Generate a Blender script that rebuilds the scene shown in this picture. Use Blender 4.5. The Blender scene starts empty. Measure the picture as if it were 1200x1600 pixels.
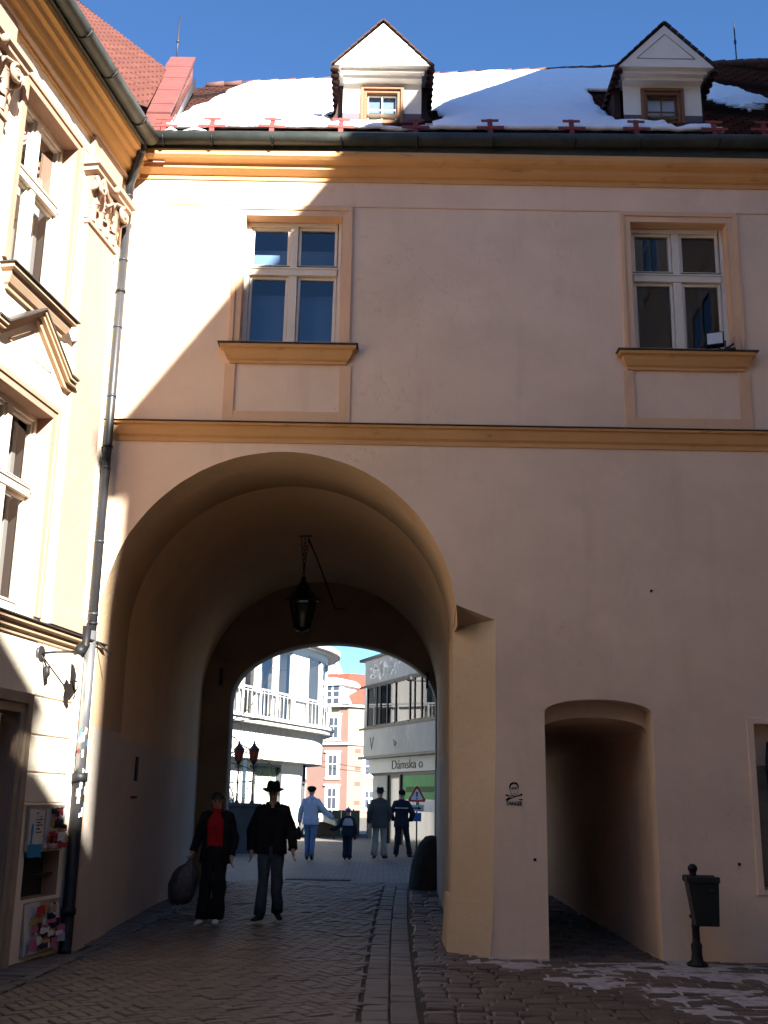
import bpy, bmesh, math, random
from mathutils import Vector, Matrix, noise
from mathutils.geometry import tessellate_polygon
random.seed(7)
R = math.radians
scene = bpy.context.scene
COL = scene.collection

# ------------------------------------------------------------------ mesh helpers
class MB:
    """collects faces; build() links them as ONE mesh object"""
    def __init__(s):
        s.v = []; s.f = []; s.r = []; s.sm = []; s.rv = 0.0; s.mi = []; s.m = 0
    def add(s, vs, fs, smooth=False):
        o = len(s.v)
        s.v += [tuple(p) for p in vs]; s.r += [s.rv] * len(vs)
        for f in fs:
            s.f.append(tuple(i + o for i in f)); s.sm.append(smooth); s.mi.append(s.m)
    def box(s, x0, x1, y0, y1, z0, z1):
        s.add([(x0,y0,z0),(x1,y0,z0),(x1,y1,z0),(x0,y1,z0),(x0,y0,z1),(x1,y0,z1),(x1,y1,z1),(x0,y1,z1)],
              [(0,3,2,1),(4,5,6,7),(0,1,5,4),(1,2,6,5),(2,3,7,6),(3,0,4,7)])
    def quad(s, a, b, c, d, smooth=False): s.add([a,b,c,d], [(0,1,2,3)], smooth)
    def poly(s, pts): s.add(pts, [tuple(range(len(pts)))])
    def prism(s, pts, off):
        """closed polygon pts (3d) pushed by vector off"""
        n = len(pts); q = [tuple(Vector(p) + Vector(off)) for p in pts]
        fs = [tuple(range(n)), tuple(range(2*n-1, n-1, -1))]
        fs += [(i, i+n, (i+1) % n + n, (i+1) % n) for i in range(n)]
        s.add(list(pts) + q, fs)
    def grid(s, rows, closed=False, smooth=True):
        n = len(rows[0]); vs = [p for r in rows for p in r]; fs = []
        m = n if closed else n - 1
        for i in range(len(rows) - 1):
            for j in range(m):
                a = i*n + j; b = i*n + (j+1) % n
                fs.append((a, b, b + n, a + n))
        s.add(vs, fs, smooth)
    def tube(s, pts, rad, n=8, cap=True, amp=0, ref=None, smooth=True, freq=9):
        pts = [Vector(p) for p in pts]; k = len(pts); rows = []
        t = (pts[1] - pts[0]).normalized()
        u = Vector(ref) if ref else (Vector((0,0,1)) if abs(t.z) < .9 else Vector((1,0,0)))
        u = (u - t * u.dot(t)).normalized()
        for i, p in enumerate(pts):
            a = pts[max(i-1, 0)]; b = pts[min(i+1, k-1)]
            t = (b - a).normalized(); u = (u - t * u.dot(t)).normalized(); w = t.cross(u)
            r = rad[i] if isinstance(rad, (list, tuple)) else rad
            ra, rb = r if isinstance(r, (tuple, list)) else (r, r)
            row = []
            for j in range(n):
                an = 2 * math.pi * j / n
                d = u * math.cos(an) * ra + w * math.sin(an) * rb
                q = p + d
                if amp: q += d.normalized() * noise.noise(q * freq) * amp
                row.append(tuple(q))
            rows.append(row)
        s.grid(rows, True, smooth)
        if cap:
            s.add(rows[0], [tuple(range(n-1, -1, -1))]); s.add(rows[-1], [tuple(range(n))])
    def lathe(s, prof, n=16, c=(0,0,0), smooth=True, f=None):
        rows = []
        for r, z in prof:
            row = []
            for j in range(n):
                a = 2*math.pi*j/n
                p = (c[0] + r*math.cos(a), c[1] + r*math.sin(a), c[2] + z)
                row.append(f(p, a, r, z) if f else p)
            rows.append(row)
        s.grid(rows, True, smooth)
    def mould(s, x0, x1, prof, back=0.0):
        """moulding along x on the wall plane y=0: prof = [(out, z)...] bottom to top, mitred returns"""
        n = len(prof)
        A = [(x0 - o, -o, z) for o, z in prof]; B = [(x1 + o, -o, z) for o, z in prof]
        A2 = [(x0 - o, back, z) for o, z in prof]; B2 = [(x1 + o, back, z) for o, z in prof]
        for P, Q in ((A, B), (A2, A), (B, B2)):
            s.grid([P, Q], False, False)
            for i in range(0): pass
        s.poly([A[-1], B[-1], B2[-1], A2[-1]]); s.poly([A2[0], B2[0], B[0], A[0]])
    def build(s, name, mat=None, parent=None, loc=None, rot=None, bevel=0, solid=0, fix=True):
        me = bpy.data.meshes.new(name)
        me.from_pydata(s.v, [], s.f); 
        me.polygons.foreach_set('use_smooth', s.sm)
        if any(s.r):
            at = me.attributes.new('rnd', 'FLOAT', 'POINT'); at.data.foreach_set('value', s.r)
        for m in (mat if isinstance(mat, (list, tuple)) else [mat]):
            if m: me.materials.append(m)
        if any(s.mi): me.polygons.foreach_set('material_index', s.mi)
        if fix:
            bm = bmesh.new(); bm.from_mesh(me)
            bmesh.ops.remove_doubles(bm, verts=bm.verts, dist=1e-5)
            bmesh.ops.recalc_face_normals(bm, faces=bm.faces); bm.to_mesh(me); bm.free()
        me.update()
        return link(name, me, parent, loc, rot, bevel, solid)

def link(name, me, parent=None, loc=None, rot=None, bevel=0, solid=0):
    o = bpy.data.objects.new(name, me); COL.objects.link(o)
    if parent: o.parent = parent
    if loc: o.location = loc
    if rot: o.rotation_euler = rot
    if bevel:
        b = o.modifiers.new('bevel', 'BEVEL'); b.width = bevel; b.segments = 2; b.limit_method = 'ANGLE'; b.angle_limit = R(40)
    if solid:
        m = o.modifiers.new('solid', 'SOLIDIFY'); m.thickness = solid; m.offset = 0
    return o

def thing(name, label, cat, loc=(0,0,0), rz=0, group=None):
    o = bpy.data.objects.new(name, None); COL.objects.link(o); o.empty_display_size = .2
    o.location = loc; o.rotation_euler = (0,0,rz)
    return tag(o, label, cat, group)
def tag(o, label, cat, group=None):
    o['label'] = label; o['category'] = cat
    if group: o['group'] = group
    return o
def struct(o, kind='structure'): o['kind'] = kind; return o
def copy_tree(o, parent=None):
    c = o.copy(); COL.objects.link(c)
    if parent: c.parent = parent
    for ch in [x for x in KIDS.get(o.name, [])]: copy_tree(ch, c)
    return c
KIDS = {}
def refresh_kids():
    KIDS.clear()
    for x in COL.objects:
        if x.parent: KIDS.setdefault(x.parent.name, []).append(x)

def text_mesh(body, size, extrude=.003, align='LEFT', bold=0.0):
    cu = bpy.data.curves.new('lettering', 'FONT'); cu.body = body; cu.size = size; cu.extrude = extrude; cu.offset = bold; cu.align_x = align
    o = bpy.data.objects.new('lettering', cu); COL.objects.link(o)
    bpy.context.view_layer.update()
    me = bpy.data.meshes.new_from_object(o.evaluated_get(bpy.context.evaluated_depsgraph_get()))
    bpy.data.objects.remove(o); return me

# ------------------------------------------------------------------ materials
def M(name, base, layers=(), rough=.85, bump=None, spec=.3, metal=0, rnd=None, split=None, coat=0, crack=0):
    """Principled surface; layers = (colour, amount, scale, (sx,sy,sz), lo, hi); bump = (scale, strength, dist)"""
    m = bpy.data.materials.new(name); m.use_nodes = True
    nt = m.node_tree; N = nt.nodes; L = nt.links; b = N['Principled BSDF']
    geo = N.new('ShaderNodeNewGeometry')
    cur = None
    def rgb(c): 
        n = N.new('ShaderNodeRGB'); n.outputs[0].default_value = (*c, 1); return n.outputs[0]
    cur = rgb(base)
    if split:                                   # a differently painted lower band of wall
        z, c2 = split
        sx = N.new('ShaderNodeSeparateXYZ'); L.new(geo.outputs['Position'], sx.inputs[0])
        lt = N.new('ShaderNodeMath'); lt.operation = 'LESS_THAN'; lt.inputs[1].default_value = z; L.new(sx.outputs[2], lt.inputs[0])
        mx = N.new('ShaderNodeMix'); mx.data_type = 'RGBA'; L.new(lt.outputs[0], mx.inputs[0]); L.new(cur, mx.inputs[6]); L.new(rgb(c2), mx.inputs[7]); cur = mx.outputs[2]
    for i, (c, amt, sc, st, lo, hi) in enumerate(layers):
        mp = N.new('ShaderNodeMapping'); mp.inputs['Scale'].default_value = st; mp.inputs['Location'].default_value = (i*7.3, i*3.1, i*1.7)
        L.new(geo.outputs['Position'], mp.inputs[0])
        nz = N.new('ShaderNodeTexNoise'); nz.inputs['Scale'].default_value = sc; nz.inputs['Detail'].default_value = 5; nz.inputs['Roughness'].default_value = .6
        L.new(mp.outputs[0], nz.inputs[0])
        mr = N.new('ShaderNodeMapRange'); mr.inputs[1].default_value = lo; mr.inputs[2].default_value = hi; mr.inputs[4].default_value = amt
        L.new(nz.outputs[0], mr.inputs[0])
        mx = N.new('ShaderNodeMix'); mx.data_type = 'RGBA'; L.new(mr.outputs[0], mx.inputs[0]); L.new(cur, mx.inputs[6]); L.new(rgb(c), mx.inputs[7]); cur = mx.outputs[2]
    if crack:                                   # hairline cracks where a coarse mask lets them through
        nz = N.new('ShaderNodeTexNoise'); nz.inputs['Scale'].default_value = 1.3; nz.inputs['Detail'].default_value = 6; L.new(geo.outputs['Position'], nz.inputs[0])
        sb = N.new('ShaderNodeMath'); sb.operation = 'SUBTRACT'; sb.inputs[1].default_value = .5; L.new(nz.outputs[0], sb.inputs[0])
        ab = N.new('ShaderNodeMath'); ab.operation = 'ABSOLUTE'; L.new(sb.outputs[0], ab.inputs[0])
        mr = N.new('ShaderNodeMapRange'); mr.inputs[1].default_value = .0; mr.inputs[2].default_value = .0035; mr.inputs[3].default_value = .32; mr.inputs[4].default_value = 0; L.new(ab.outputs[0], mr.inputs[0])
        n2 = N.new('ShaderNodeTexNoise'); n2.inputs['Scale'].default_value = .55; L.new(geo.outputs['Position'], n2.inputs[0])
        m2 = N.new('ShaderNodeMapRange'); m2.inputs[1].default_value = .52; m2.inputs[2].default_value = .62; L.new(n2.outputs[0], m2.inputs[0])
        mu = N.new('ShaderNodeMath'); mu.operation = 'MULTIPLY'; L.new(mr.outputs[0], mu.inputs[0]); L.new(m2.outputs[0], mu.inputs[1])
        mx = N.new('ShaderNodeMix'); mx.data_type = 'RGBA'; L.new(mu.outputs[0], mx.inputs[0]); L.new(cur, mx.inputs[6]); L.new(rgb(tuple(x*.45 for x in base)), mx.inputs[7]); cur = mx.outputs[2]
    if rnd:                                     # each block its own shade
        at = N.new('ShaderNodeAttribute'); at.attribute_name = 'rnd'
        mx = N.new('ShaderNodeMix'); mx.data_type = 'RGBA'; mx.blend_type = 'MIX'
        mr = N.new('ShaderNodeMapRange'); mr.inputs[4].default_value = rnd[1]; L.new(at.outputs['Fac'], mr.inputs[0])
        L.new(mr.outputs[0], mx.inputs[0]); L.new(cur, mx.inputs[6]); L.new(rgb(rnd[0]), mx.inputs[7]); cur = mx.outputs[2]
    L.new(cur, b.inputs['Base Color'])
    b.inputs['Roughness'].default_value = rough; b.inputs['Specular IOR Level'].default_value = spec; b.inputs['Metallic'].default_value = metal
    if coat: b.inputs['Coat Weight'].default_value = coat
    if bump:
        nz = N.new('ShaderNodeTexNoise'); nz.inputs['Scale'].default_value = bump[0]; nz.inputs['Detail'].default_value = 6
        L.new(geo.outputs['Position'], nz.inputs[0])
        bp = N.new('ShaderNodeBump'); bp.inputs['Strength'].default_value = bump[1]; bp.inputs['Distance'].default_value = bump[2]
        L.new(nz.outputs[0], bp.inputs['Height']); L.new(bp.outputs[0], b.inputs['Normal'])
    return m
def brick_mat(name, c1, c2, mortar, w, h, gap, zscale=1.0, rough=.8, axis='xz', bump=.5, off=.5):
    m = M(name, c1, rough=rough); nt = m.node_tree; N = nt.nodes; L = nt.links; b = N['Principled BSDF']
    tc = N.new('ShaderNodeTexCoord'); sx = N.new('ShaderNodeSeparateXYZ'); L.new(tc.outputs['Object'], sx.inputs[0])
    cb = N.new('ShaderNodeCombineXYZ')
    L.new(sx.outputs['xyz'.index(axis[0])], cb.inputs[0])
    mu = N.new('ShaderNodeMath'); mu.operation = 'MULTIPLY'; mu.inputs[1].default_value = zscale; L.new(sx.outputs['xyz'.index(axis[1])], mu.inputs[0]); L.new(mu.outputs[0], cb.inputs[1])
    br = N.new('ShaderNodeTexBrick'); L.new(cb.outputs[0], br.inputs[0])
    br.inputs['Color1'].default_value = (*c1,1); br.inputs['Color2'].default_value = (*c2,1); br.inputs['Mortar'].default_value = (*mortar,1)
    br.inputs['Scale'].default_value = 1; br.inputs['Brick Width'].default_value = w; br.inputs['Row Height'].default_value = h; br.inputs['Mortar Size'].default_value = gap; br.inputs['Bias'].default_value = 0; br.offset = off
    nz = N.new('ShaderNodeTexNoise'); nz.inputs['Scale'].default_value = 3; nz.inputs['Detail'].default_value = 5; L.new(tc.outputs['Object'], nz.inputs[0])
    mr = N.new('ShaderNodeMapRange'); mr.inputs[1].default_value = .35; mr.inputs[2].default_value = .7; mr.inputs[4].default_value = .35; L.new(nz.outputs[0], mr.inputs[0])
    mx = N.new('ShaderNodeMix'); mx.data_type = 'RGBA'; mx.inputs[7].default_value = (*[x*.55 for x in c2],1)
    L.new(mr.outputs[0], mx.inputs[0]); L.new(br.outputs['Color'], mx.inputs[6]); L.new(mx.outputs[2], b.inputs['Base Color'])
    bp = N.new('ShaderNodeBump'); bp.inputs['Strength'].default_value = bump; bp.inputs['Distance'].default_value = .02; bp.invert = True
    L.new(br.outputs['Fac'], bp.inputs['Height']); L.new(bp.outputs[0], b.inputs['Normal'])
    return m
def glass_mat(name, refl=1.0, tint=(.9,.95,.95), rough=.02, ior=1.5, haze=0):
    """thin window glass: clear with a mirror share that grows at grazing angles"""
    m = bpy.data.materials.new(name); m.use_nodes = True; nt = m.node_tree; N = nt.nodes; L = nt.links
    N.remove(N['Principled BSDF']); out = N['Material Output']
    t = N.new('ShaderNodeBsdfTransparent'); t.inputs[0].default_value = (*tint,1)
    g = N.new('ShaderNodeBsdfGlossy'); g.inputs['Roughness'].default_value = rough
    fr = N.new('ShaderNodeFresnel'); fr.inputs[0].default_value = ior
    mu = N.new('ShaderNodeMath'); mu.operation = 'MULTIPLY'; mu.inputs[1].default_value = refl; mu.use_clamp = True; L.new(fr.outputs[0], mu.inputs[0])
    mx = N.new('ShaderNodeMixShader'); L.new(mu.outputs[0], mx.inputs[0]); L.new(t.outputs[0], mx.inputs[1]); L.new(g.outputs[0], mx.inputs[2])
    L.new(mx.outputs[0], out.inputs[0]); return m

W1 = (1,1,1)
PL = lambda name, c, d, **k: M(name, c, [(d, .55, .55, (1,1,1), .35, .75), (d, .35, 3.5, (1,1,1), .45, .8), (tuple(x*.6 for x in d), .22, 1.6, (2.2,2.2,.3), .55, .82), (tuple(x*.75 for x in d), .35, .35, (1,1,1.6), .5, .7), (tuple(min(1,x*1.1) for x in c), .6, 1.1, (1,1,1), .5, .8)], rough=.92, bump=(14, .35, .02), spec=.15, **k)
mt = {}
mt['plaster'] = PL('peach_plaster', (.83,.635,.475), (.72,.54,.40), crack=1)
mt['left_plaster'] = PL('cream_plaster', (.84,.76,.63), (.72,.63,.5))
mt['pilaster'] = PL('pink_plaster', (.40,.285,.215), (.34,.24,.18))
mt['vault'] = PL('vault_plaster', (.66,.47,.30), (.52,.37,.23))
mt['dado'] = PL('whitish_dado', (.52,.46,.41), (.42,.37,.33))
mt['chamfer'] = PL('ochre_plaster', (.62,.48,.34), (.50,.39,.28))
mt['trim'] = M('peach_trim', (.76,.50,.31), [((.66,.42,.26), .5, 2, W1, .4, .7), ((.40,.26,.16), .35, 6, (1,1,.3), .55, .8)], rough=.85, bump=(20,.2,.01))
mt['ochre'] = M('ochre_cornice', (.66,.37,.155), [((.54,.29,.115), .6, 1.2, (1,1,1), .4, .7), ((.25,.14,.07), .7, 7, (.5,.5,2), .6, .78)], rough=.85, bump=(20,.25,.01))
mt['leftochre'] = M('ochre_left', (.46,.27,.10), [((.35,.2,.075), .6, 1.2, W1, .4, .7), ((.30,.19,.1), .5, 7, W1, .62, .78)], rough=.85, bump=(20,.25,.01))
mt['white_wood'] = M('white_window_paint', (.72,.66,.56), [((.55,.5,.43), .4, 6, W1, .5, .8)], rough=.5)
mt['brown_wood'] = M('brown_window_wood', (.22,.10,.05), [((.12,.06,.03), .6, 9, (1,1,4), .4, .7)], rough=.6)
mt['flash'] = M('dark_flashing', (.05,.045,.045), [((.12,.11,.1), .5, 5, W1, .5, .8)], rough=.5, metal=.3)
mt['zinc'] = M('weathered_zinc', (.036,.036,.04), [((.065,.066,.07), .7, 4, (1,1,.4), .4, .75), ((.04,.04,.04), .6, 9, (1,1,.6), .55, .8)], rough=.42, metal=.3)
mt['greenzinc'] = M('green_grey_gutter', (.04,.046,.042), [((.075,.085,.075), .7, 4, W1, .4, .75), ((.03,.035,.03), .6, 9, W1, .55, .8)], rough=.5, metal=.35)
mt['bright_zinc'] = M('bright_zinc', (.30,.31,.33), [((.2,.2,.22), .6, 5, (1,1,.3), .4, .75)], rough=.35, metal=.75)
mt['iron'] = M('black_iron', (.012,.012,.014), [((.04,.035,.03), .5, 12, W1, .5, .8)], rough=.5, metal=.2)
mt['rust_red'] = M('red_snow_guard_paint', (.22,.035,.03), [((.12,.03,.03), .6, 14, W1, .45, .75)], rough=.6)
mt['snow'] = M('snow', (.86,.88,.92), [((.78,.81,.87), .5, 3, W1, .4, .7)], rough=.75, bump=(9,.5,.05), spec=.3)
mt['dirty_snow'] = M('trodden_snow', (.42,.41,.43), [((.20,.19,.19), .85, 9, W1, .42, .68)], rough=.75, bump=(30,.4,.02))
mt['rooftile'] = brick_mat('dark_roof_tiles', (.13,.05,.035), (.08,.035,.03), (.02,.012,.012), .2, .15, .02, 1.42)
mt['redtile'] = brick_mat('red_roof_tiles', (.27,.125,.105), (.22,.10,.085), (.13,.055,.048), .18, .15, .014, 1.0, axis='xy')
mt['redbrick'] = brick_mat('red_brick', (.32,.085,.07), (.26,.07,.055), (.32,.2,.17), .26, .09, .012, 1.0, axis='yz')
mt['redcap'] = M('red_coping_tiles', (.14,.045,.04), [((.085,.03,.028), .6, 4, W1, .4, .7)], rough=.8, bump=(12,.3,.02))
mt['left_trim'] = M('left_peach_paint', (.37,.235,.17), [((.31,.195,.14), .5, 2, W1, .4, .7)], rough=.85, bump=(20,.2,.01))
mt['inner_white'] = M('inner_frame_paint', (.40,.39,.37), rough=.6)
mt['room'] = M('dark_room', (.035,.03,.028), rough=.9)
mt['blind'] = M('blue_blind', (.12,.19,.31), [((.095,.155,.26), .5, 2, W1, .4, .7)], rough=.8)
mt['curtain'] = M('white_curtain', (.26,.255,.255), [((.2,.195,.195), .5, 8, (4,4,.1), .4, .7)], rough=.9)
mt['glass'] = glass_mat('window_glass', 1.7)
mt['glass_soft'] = glass_mat('soft_window_glass', .55, (.95,.95,.96))
mt['glass_dark'] = glass_mat('shop_glass', 2.2, (.55,.6,.6))
mt['poster_w'] = M('white_paper', (.62,.62,.62), [((.42,.42,.45), .4, 7, W1, .4, .7)], rough=.8)
mt['soot'] = M('dark_niche', (.022,.022,.026), [((.04,.04,.045), .5, 6, W1, .4, .7)], rough=.8)
# ------------------------------------------------------------------ camera, light, sky
f_px, pitch, roll = 1720.0, R(14.8), R(1.0)
cam = bpy.data.cameras.new('camera'); camo = bpy.data.objects.new('camera', cam); COL.objects.link(camo)
cam.sensor_fit = 'VERTICAL'; cam.sensor_height = 32; cam.lens = f_px / 1600 * 32; cam.clip_start = .05; cam.clip_end = 2000
Fv = Vector((0, math.cos(pitch), math.sin(pitch))); Uv = Vector((0, -math.sin(pitch), math.cos(pitch))); Rv = Vector((1,0,0))
R2 = Rv*math.cos(roll) + Uv*math.sin(roll); U2 = Uv*math.cos(roll) - Rv*math.sin(roll)
mm = Matrix((R2, U2, -Fv)).transposed().to_4x4(); mm.translation = (0,0,1.5)
camo.matrix_world = mm; scene.camera = camo

EL, PHI = R(29), R(23.7)
to_sun = Vector((math.sin(PHI)*math.cos(EL), -math.cos(PHI)*math.cos(EL), math.sin(EL)))
sl = bpy.data.lights.new('sun', 'SUN'); sl.energy = 4.6; sl.angle = R(.5); sl.color = (1, .95, .86)
so = bpy.data.objects.new('sun', sl); COL.objects.link(so); so.rotation_euler = to_sun.to_track_quat('Z', 'Y').to_euler(); so.location = (10,-20,30)
w = bpy.data.worlds.new('World'); scene.world = w; w.use_nodes = True
wn = w.node_tree.nodes; bg = wn['Background']
sky = wn.new('ShaderNodeTexSky'); sky.sky_type = 'NISHITA'; sky.sun_disc = False; sky.sun_elevation = EL
sky.sun_rotation = math.atan2(to_sun.x, to_sun.y); sky.air_density = .75; sky.dust_density = .05; sky.ozone_density = 4.0; sky.altitude = 1500
tn = wn.new('ShaderNodeMix'); tn.data_type = 'RGBA'; tn.blend_type = 'MULTIPLY'; tn.inputs[0].default_value = 1; tn.inputs[7].default_value = (.70, .93, 1.05, 1)
w.node_tree.links.new(sky.outputs[0], tn.inputs[6]); w.node_tree.links.new(tn.outputs[2], bg.inputs[0]); bg.inputs[1].default_value = .05
scene.view_settings.view_transform = 'Standard'; scene.view_settings.look = 'None'
scene.view_settings.exposure = 2.56; scene.view_settings.gamma = 1
scene.render.engine = 'CYCLES'
scene.cycles.use_denoising = True
try: scene.cycles.denoiser = 'OPENIMAGEDENOISE'
except Exception: pass
scene.cycles.max_bounces = 10; scene.cycles.diffuse_bounces = 6; scene.cycles.transparent_max_bounces = 16
scene.cycles.sample_clamp_indirect = 6; scene.cycles.caustics_reflective = False; scene.cycles.caustics_refractive = False

# ------------------------------------------------------------------ ground
def gz(y): return .008 * min(max(y - 13, 0), 25)
m_ground = M('packed_ground', (.13,.115,.10), [((.08,.07,.065), .6, 2, W1, .4, .7)], rough=.9, bump=(30,.4,.02))
m_joint = M('sandy_joint', (.035,.03,.026), [((.085,.075,.065), .6, 6, W1, .4, .7)], rough=.95, bump=(60,.5,.01))
m_paver = M('brown_pavers', (.15,.118,.095), [((.09,.07,.058), .55, 1.3, W1, .4, .75), ((.22,.18,.15), .5, 9, W1, .55, .8)], rough=.62, bump=(45,.35,.008), rnd=((.085,.066,.055), .7), spec=.35)
m_slab = M('grey_channel_stone', (.16,.135,.115), [((.10,.085,.072), .5, 2, W1, .4, .7)], rough=.65, bump=(40,.35,.008), rnd=((.09,.075,.065), .7), spec=.3)
m_sett = M('rough_setts', (.145,.112,.09), [((.085,.066,.055), .55, 3, W1, .4, .7), ((.21,.17,.14), .4, 14, W1, .55, .8)], rough=.6, bump=(30,.5,.015), rnd=((.075,.055,.045), .8), spec=.35)
g = MB(); ys = [-40,-20,-5,0,5,9,13,16,20,24,28,32,38,45,60,90,140,220,400]; xs = [-200,-80,-30,-10,-4,0,4,10,30,80,200]
g.grid([[(x, y, gz(y) - .05) for x in xs] for y in ys]); struct(g.build('ground', m_ground))

def block(mb, cx, cy, lx, ly, ang, top, bev=.008, tilt=.006, rough=0):
    """one paving stone: bevelled top, slightly tilted"""
    ca, sa = math.cos(ang), math.sin(ang); tx, ty = random.uniform(-tilt, tilt), random.uniform(-tilt, tilt)
    mb.rv = random.uniform(.05, 1); vs = []
    for k, (ins, z) in enumerate(((0, -.07), (0, -bev), (bev*1.2, 0))):
        for a, b in ((-1,-1),(1,-1),(1,1),(-1,1)):
            jx, jy = (random.uniform(-rough, rough), random.uniform(-rough, rough)) if rough else (0, 0)
            u, v = a*(lx/2 - ins) + jx, b*(ly/2 - ins) + jy
            vs.append((cx + u*ca - v*sa, cy + u*sa + v*ca, top + gz(cy) + z + tx*a + ty*b))
    fs = [(8,9,10,11)]
    for k in (0, 4):
        fs += [(k+i, k+(i+1)%4, k+4+(i+1)%4, k+4+i) for i in range(4)]
    mb.add(vs, fs)
def xl(y): return -2.95 + .03*(y - 9)           # left edge of the brown pavers
def xc(y): return -.12 + .0009*max(y-11, 0)**2.6 if y < 40 else 1    # left edge of the stone channel
def chan(y): return -.13 + .012*max(y - 9, 0) + .0012*max(y - 12, 0)**2
mj = MB(); ysj = [5 + .5*i for i in range(35)]
mj.grid([[(x, y, gz(y) - .018) for x in (-5,-3,-1,1,3,5,7)] for y in ysj]); struct(mj.build('paving_bed', m_joint))
# herringbone
pv = MB(); Wb = .105; ang = R(33); ca, sa = math.cos(ang), math.sin(ang)
for i in range(-170, 290):
    for j in range(-85, 85):
        for kind in (0, 1):
            u, v = i*Wb + j*4*Wb, i*Wb
            if kind == 0: cu, cv, lx, ly = u + Wb, v + Wb/2, 2*Wb, Wb
            else: cu, cv, lx, ly = u + 2.5*Wb, v, Wb, 2*Wb
            x, y = cu*ca - cv*sa - 2, cu*sa + cv*ca + 10
            if 6.5 < y < 21.6 and xl(y) + .02 < x < chan(y) - .03 and (y < 11.6 or x > -3.05 - .02*(y-12)):
                block(pv, x, y, lx - .008, ly - .008, ang, .002 + random.gauss(0, .0025), tilt=.0022)
for ya in [6.5 + .25*i for i in range(60)]:          # cut stones along both edges
    yb_ = ya + .245; pv.rv = random.uniform(.05, 1)
    pv.quad((chan(ya)-.17,ya,gz(ya)-.006),(chan(ya)-.012,ya,gz(ya)-.006),(chan(yb_)-.012,yb_,gz(yb_)-.006),(chan(yb_)-.17,yb_,gz(yb_)-.006))
    pv.quad((xl(ya)+.01,ya,gz(ya)-.006),(xl(ya)+.17,ya,gz(ya)-.006),(xl(yb_)+.17,yb_,gz(yb_)-.006),(xl(yb_)+.01,yb_,gz(yb_)-.006))
struct(pv.build('brown_paving', m_paver, fix=False))
# left walk of larger slabs
ls = MB(); y = 6.4; row = 0
while y < 21.4:
    d = .24
    x = xl(y) - .006
    k = 0
    while x > -4.6:
        L_ = .36 if k else (.12 if row % 2 else .12)
        cx = x - L_/2
        if y < 11.7 or cx > -3.0 - .03*(y-12) - .15:
            block(ls, cx, y + d/2, L_ - .012, d - .012, 0, .004 + random.gauss(0,.002), tilt=.003)
        x -= L_; k += 1
    y += d; row += 1
struct(ls.build('side_walk', m_slab, fix=False))
# two rows of channel stones that swing into the tunnel
ch = MB()
for r_ in range(2):
    y = 6.4 + .13*r_
    while y < 21.5:
        d = random.uniform(.22, .38); ym = y + d/2
        a = math.atan2(chan(ym+.1) - chan(ym-.1), .2)
        block(ch, chan(ym) + .13 + r_*.215, ym, .2, d - .012, -a, -.004 + random.gauss(0,.002), tilt=.003, rough=.004)
        y += d
struct(ch.build('stone_channel', m_slab, fix=False))
# rough setts on the right, in the tunnel and in the footway passage
st = MB(); y = 5.6
while y < 21.5:
    d = random.uniform(.155, .195); ym = y + d/2; x = chan(ym) + .46 + random.uniform(0, .06)
    while x < 7:
        L_ = random.uniform(.19, .31); xm = x + L_/2
        if y < 12.3 or xm < 1.3 or 1.6 < xm < 3.1:
            block(st, xm, ym + random.gauss(0,.006) + .03*math.sin(xm*1.3), L_ - .016, d - .016, random.gauss(0,.025), random.gauss(0,.004), bev=.012, tilt=.004, rough=.007)
        x += L_
    y += d
struct(st.build('sett_paving', m_sett, fix=False))
# trodden snow left between the setts
sn = MB(); n = noise.noise
def snow_h(x, y):
    e = .55*n(Vector((x*.9+3, y*1.6, 0))) + .35*n(Vector((x*3.1, y*4.2, 2))) + .2*n(Vector((x*9, y*11, 5)))
    edge = min((x - .75 - .55*(11.9-y))/.7, (y - 8.2)/1.6, 1)
    wall = max(0, 1 - abs(11.9 - .18 - y)/.5)*.25
    hole = 1.0 if (1.75 < x < 2.9 and y > 11.75) else 0
    h_ = e*.055 + .010*min(edge, .7) + wall*.03 - .012
    return max(h_, -.0115 if edge > .2 + .5*e else -.05) - (.1 if edge < 0 else 0) - hole*.1
nx, ny = 150, 110; rows = []
for j in range(ny):
    y = 8.0 + j*(11.98-8.0)/(ny-1)
    rows.append([(.5 + i*6.0/(nx-1), y, min(snow_h(.5 + i*6.0/(nx-1), y), .006 + .009*n(Vector((i*.45, j*.45, 1))))) for i in range(nx)])
sn.grid(rows); so_ = sn.build('ground_snow', mt['dirty_snow']); struct(so_, 'stuff')
# the square beyond the gate
m_square = brick_mat('square_setts', (.20,.18,.16), (.15,.135,.12), (.09,.08,.07), .22, .13, .015, 1.0, axis='xy', rough=.75)
sq = MB(); ysq = [21, 24, 28, 33, 38, 44.5]
sq.grid([[(x, y, gz(y) - .012) for x in (-30,-10,-4,0,4,10,30)] for y in ysq]); struct(sq.build('square_paving', m_square))
kb = MB(); kb.box(-30, 30, 44.5, 44.75, .1, .33); struct(kb.build('kerb', M('pale_kerb', (.42,.40,.37), [((.3,.28,.26), .5, 3, W1, .4, .7)]), bevel=.02))
fw = MB(); fw.box(-30, 30, 44.75, 49, .1, .325); struct(fw.build('pavement', M('pale_pavement', (.34,.32,.29), [((.25,.23,.21), .6, 2, W1, .4, .7)], rough=.85, bump=(25,.3,.01))))
mt['cover'] = M('dull_iron_cover', (.07,.065,.06), [((.1,.095,.09), .5, 5, W1, .4, .7)], rough=.75)
mh = thing('drain_cover', 'dark rectangular metal cover set in the paving under the far arch', 'drain cover', (-1.13, 22.2, gz(22.2)))
a = MB(); a.box(-.62,.62,-.28,.28,-.03,.002); a.build('rim', mt['cover'], mh, bevel=.006)
a = MB()
for i in range(9): a.box(-.5 + i*.115, -.5 + i*.115 + .08, -.2, .2, .0025, .006)
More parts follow.
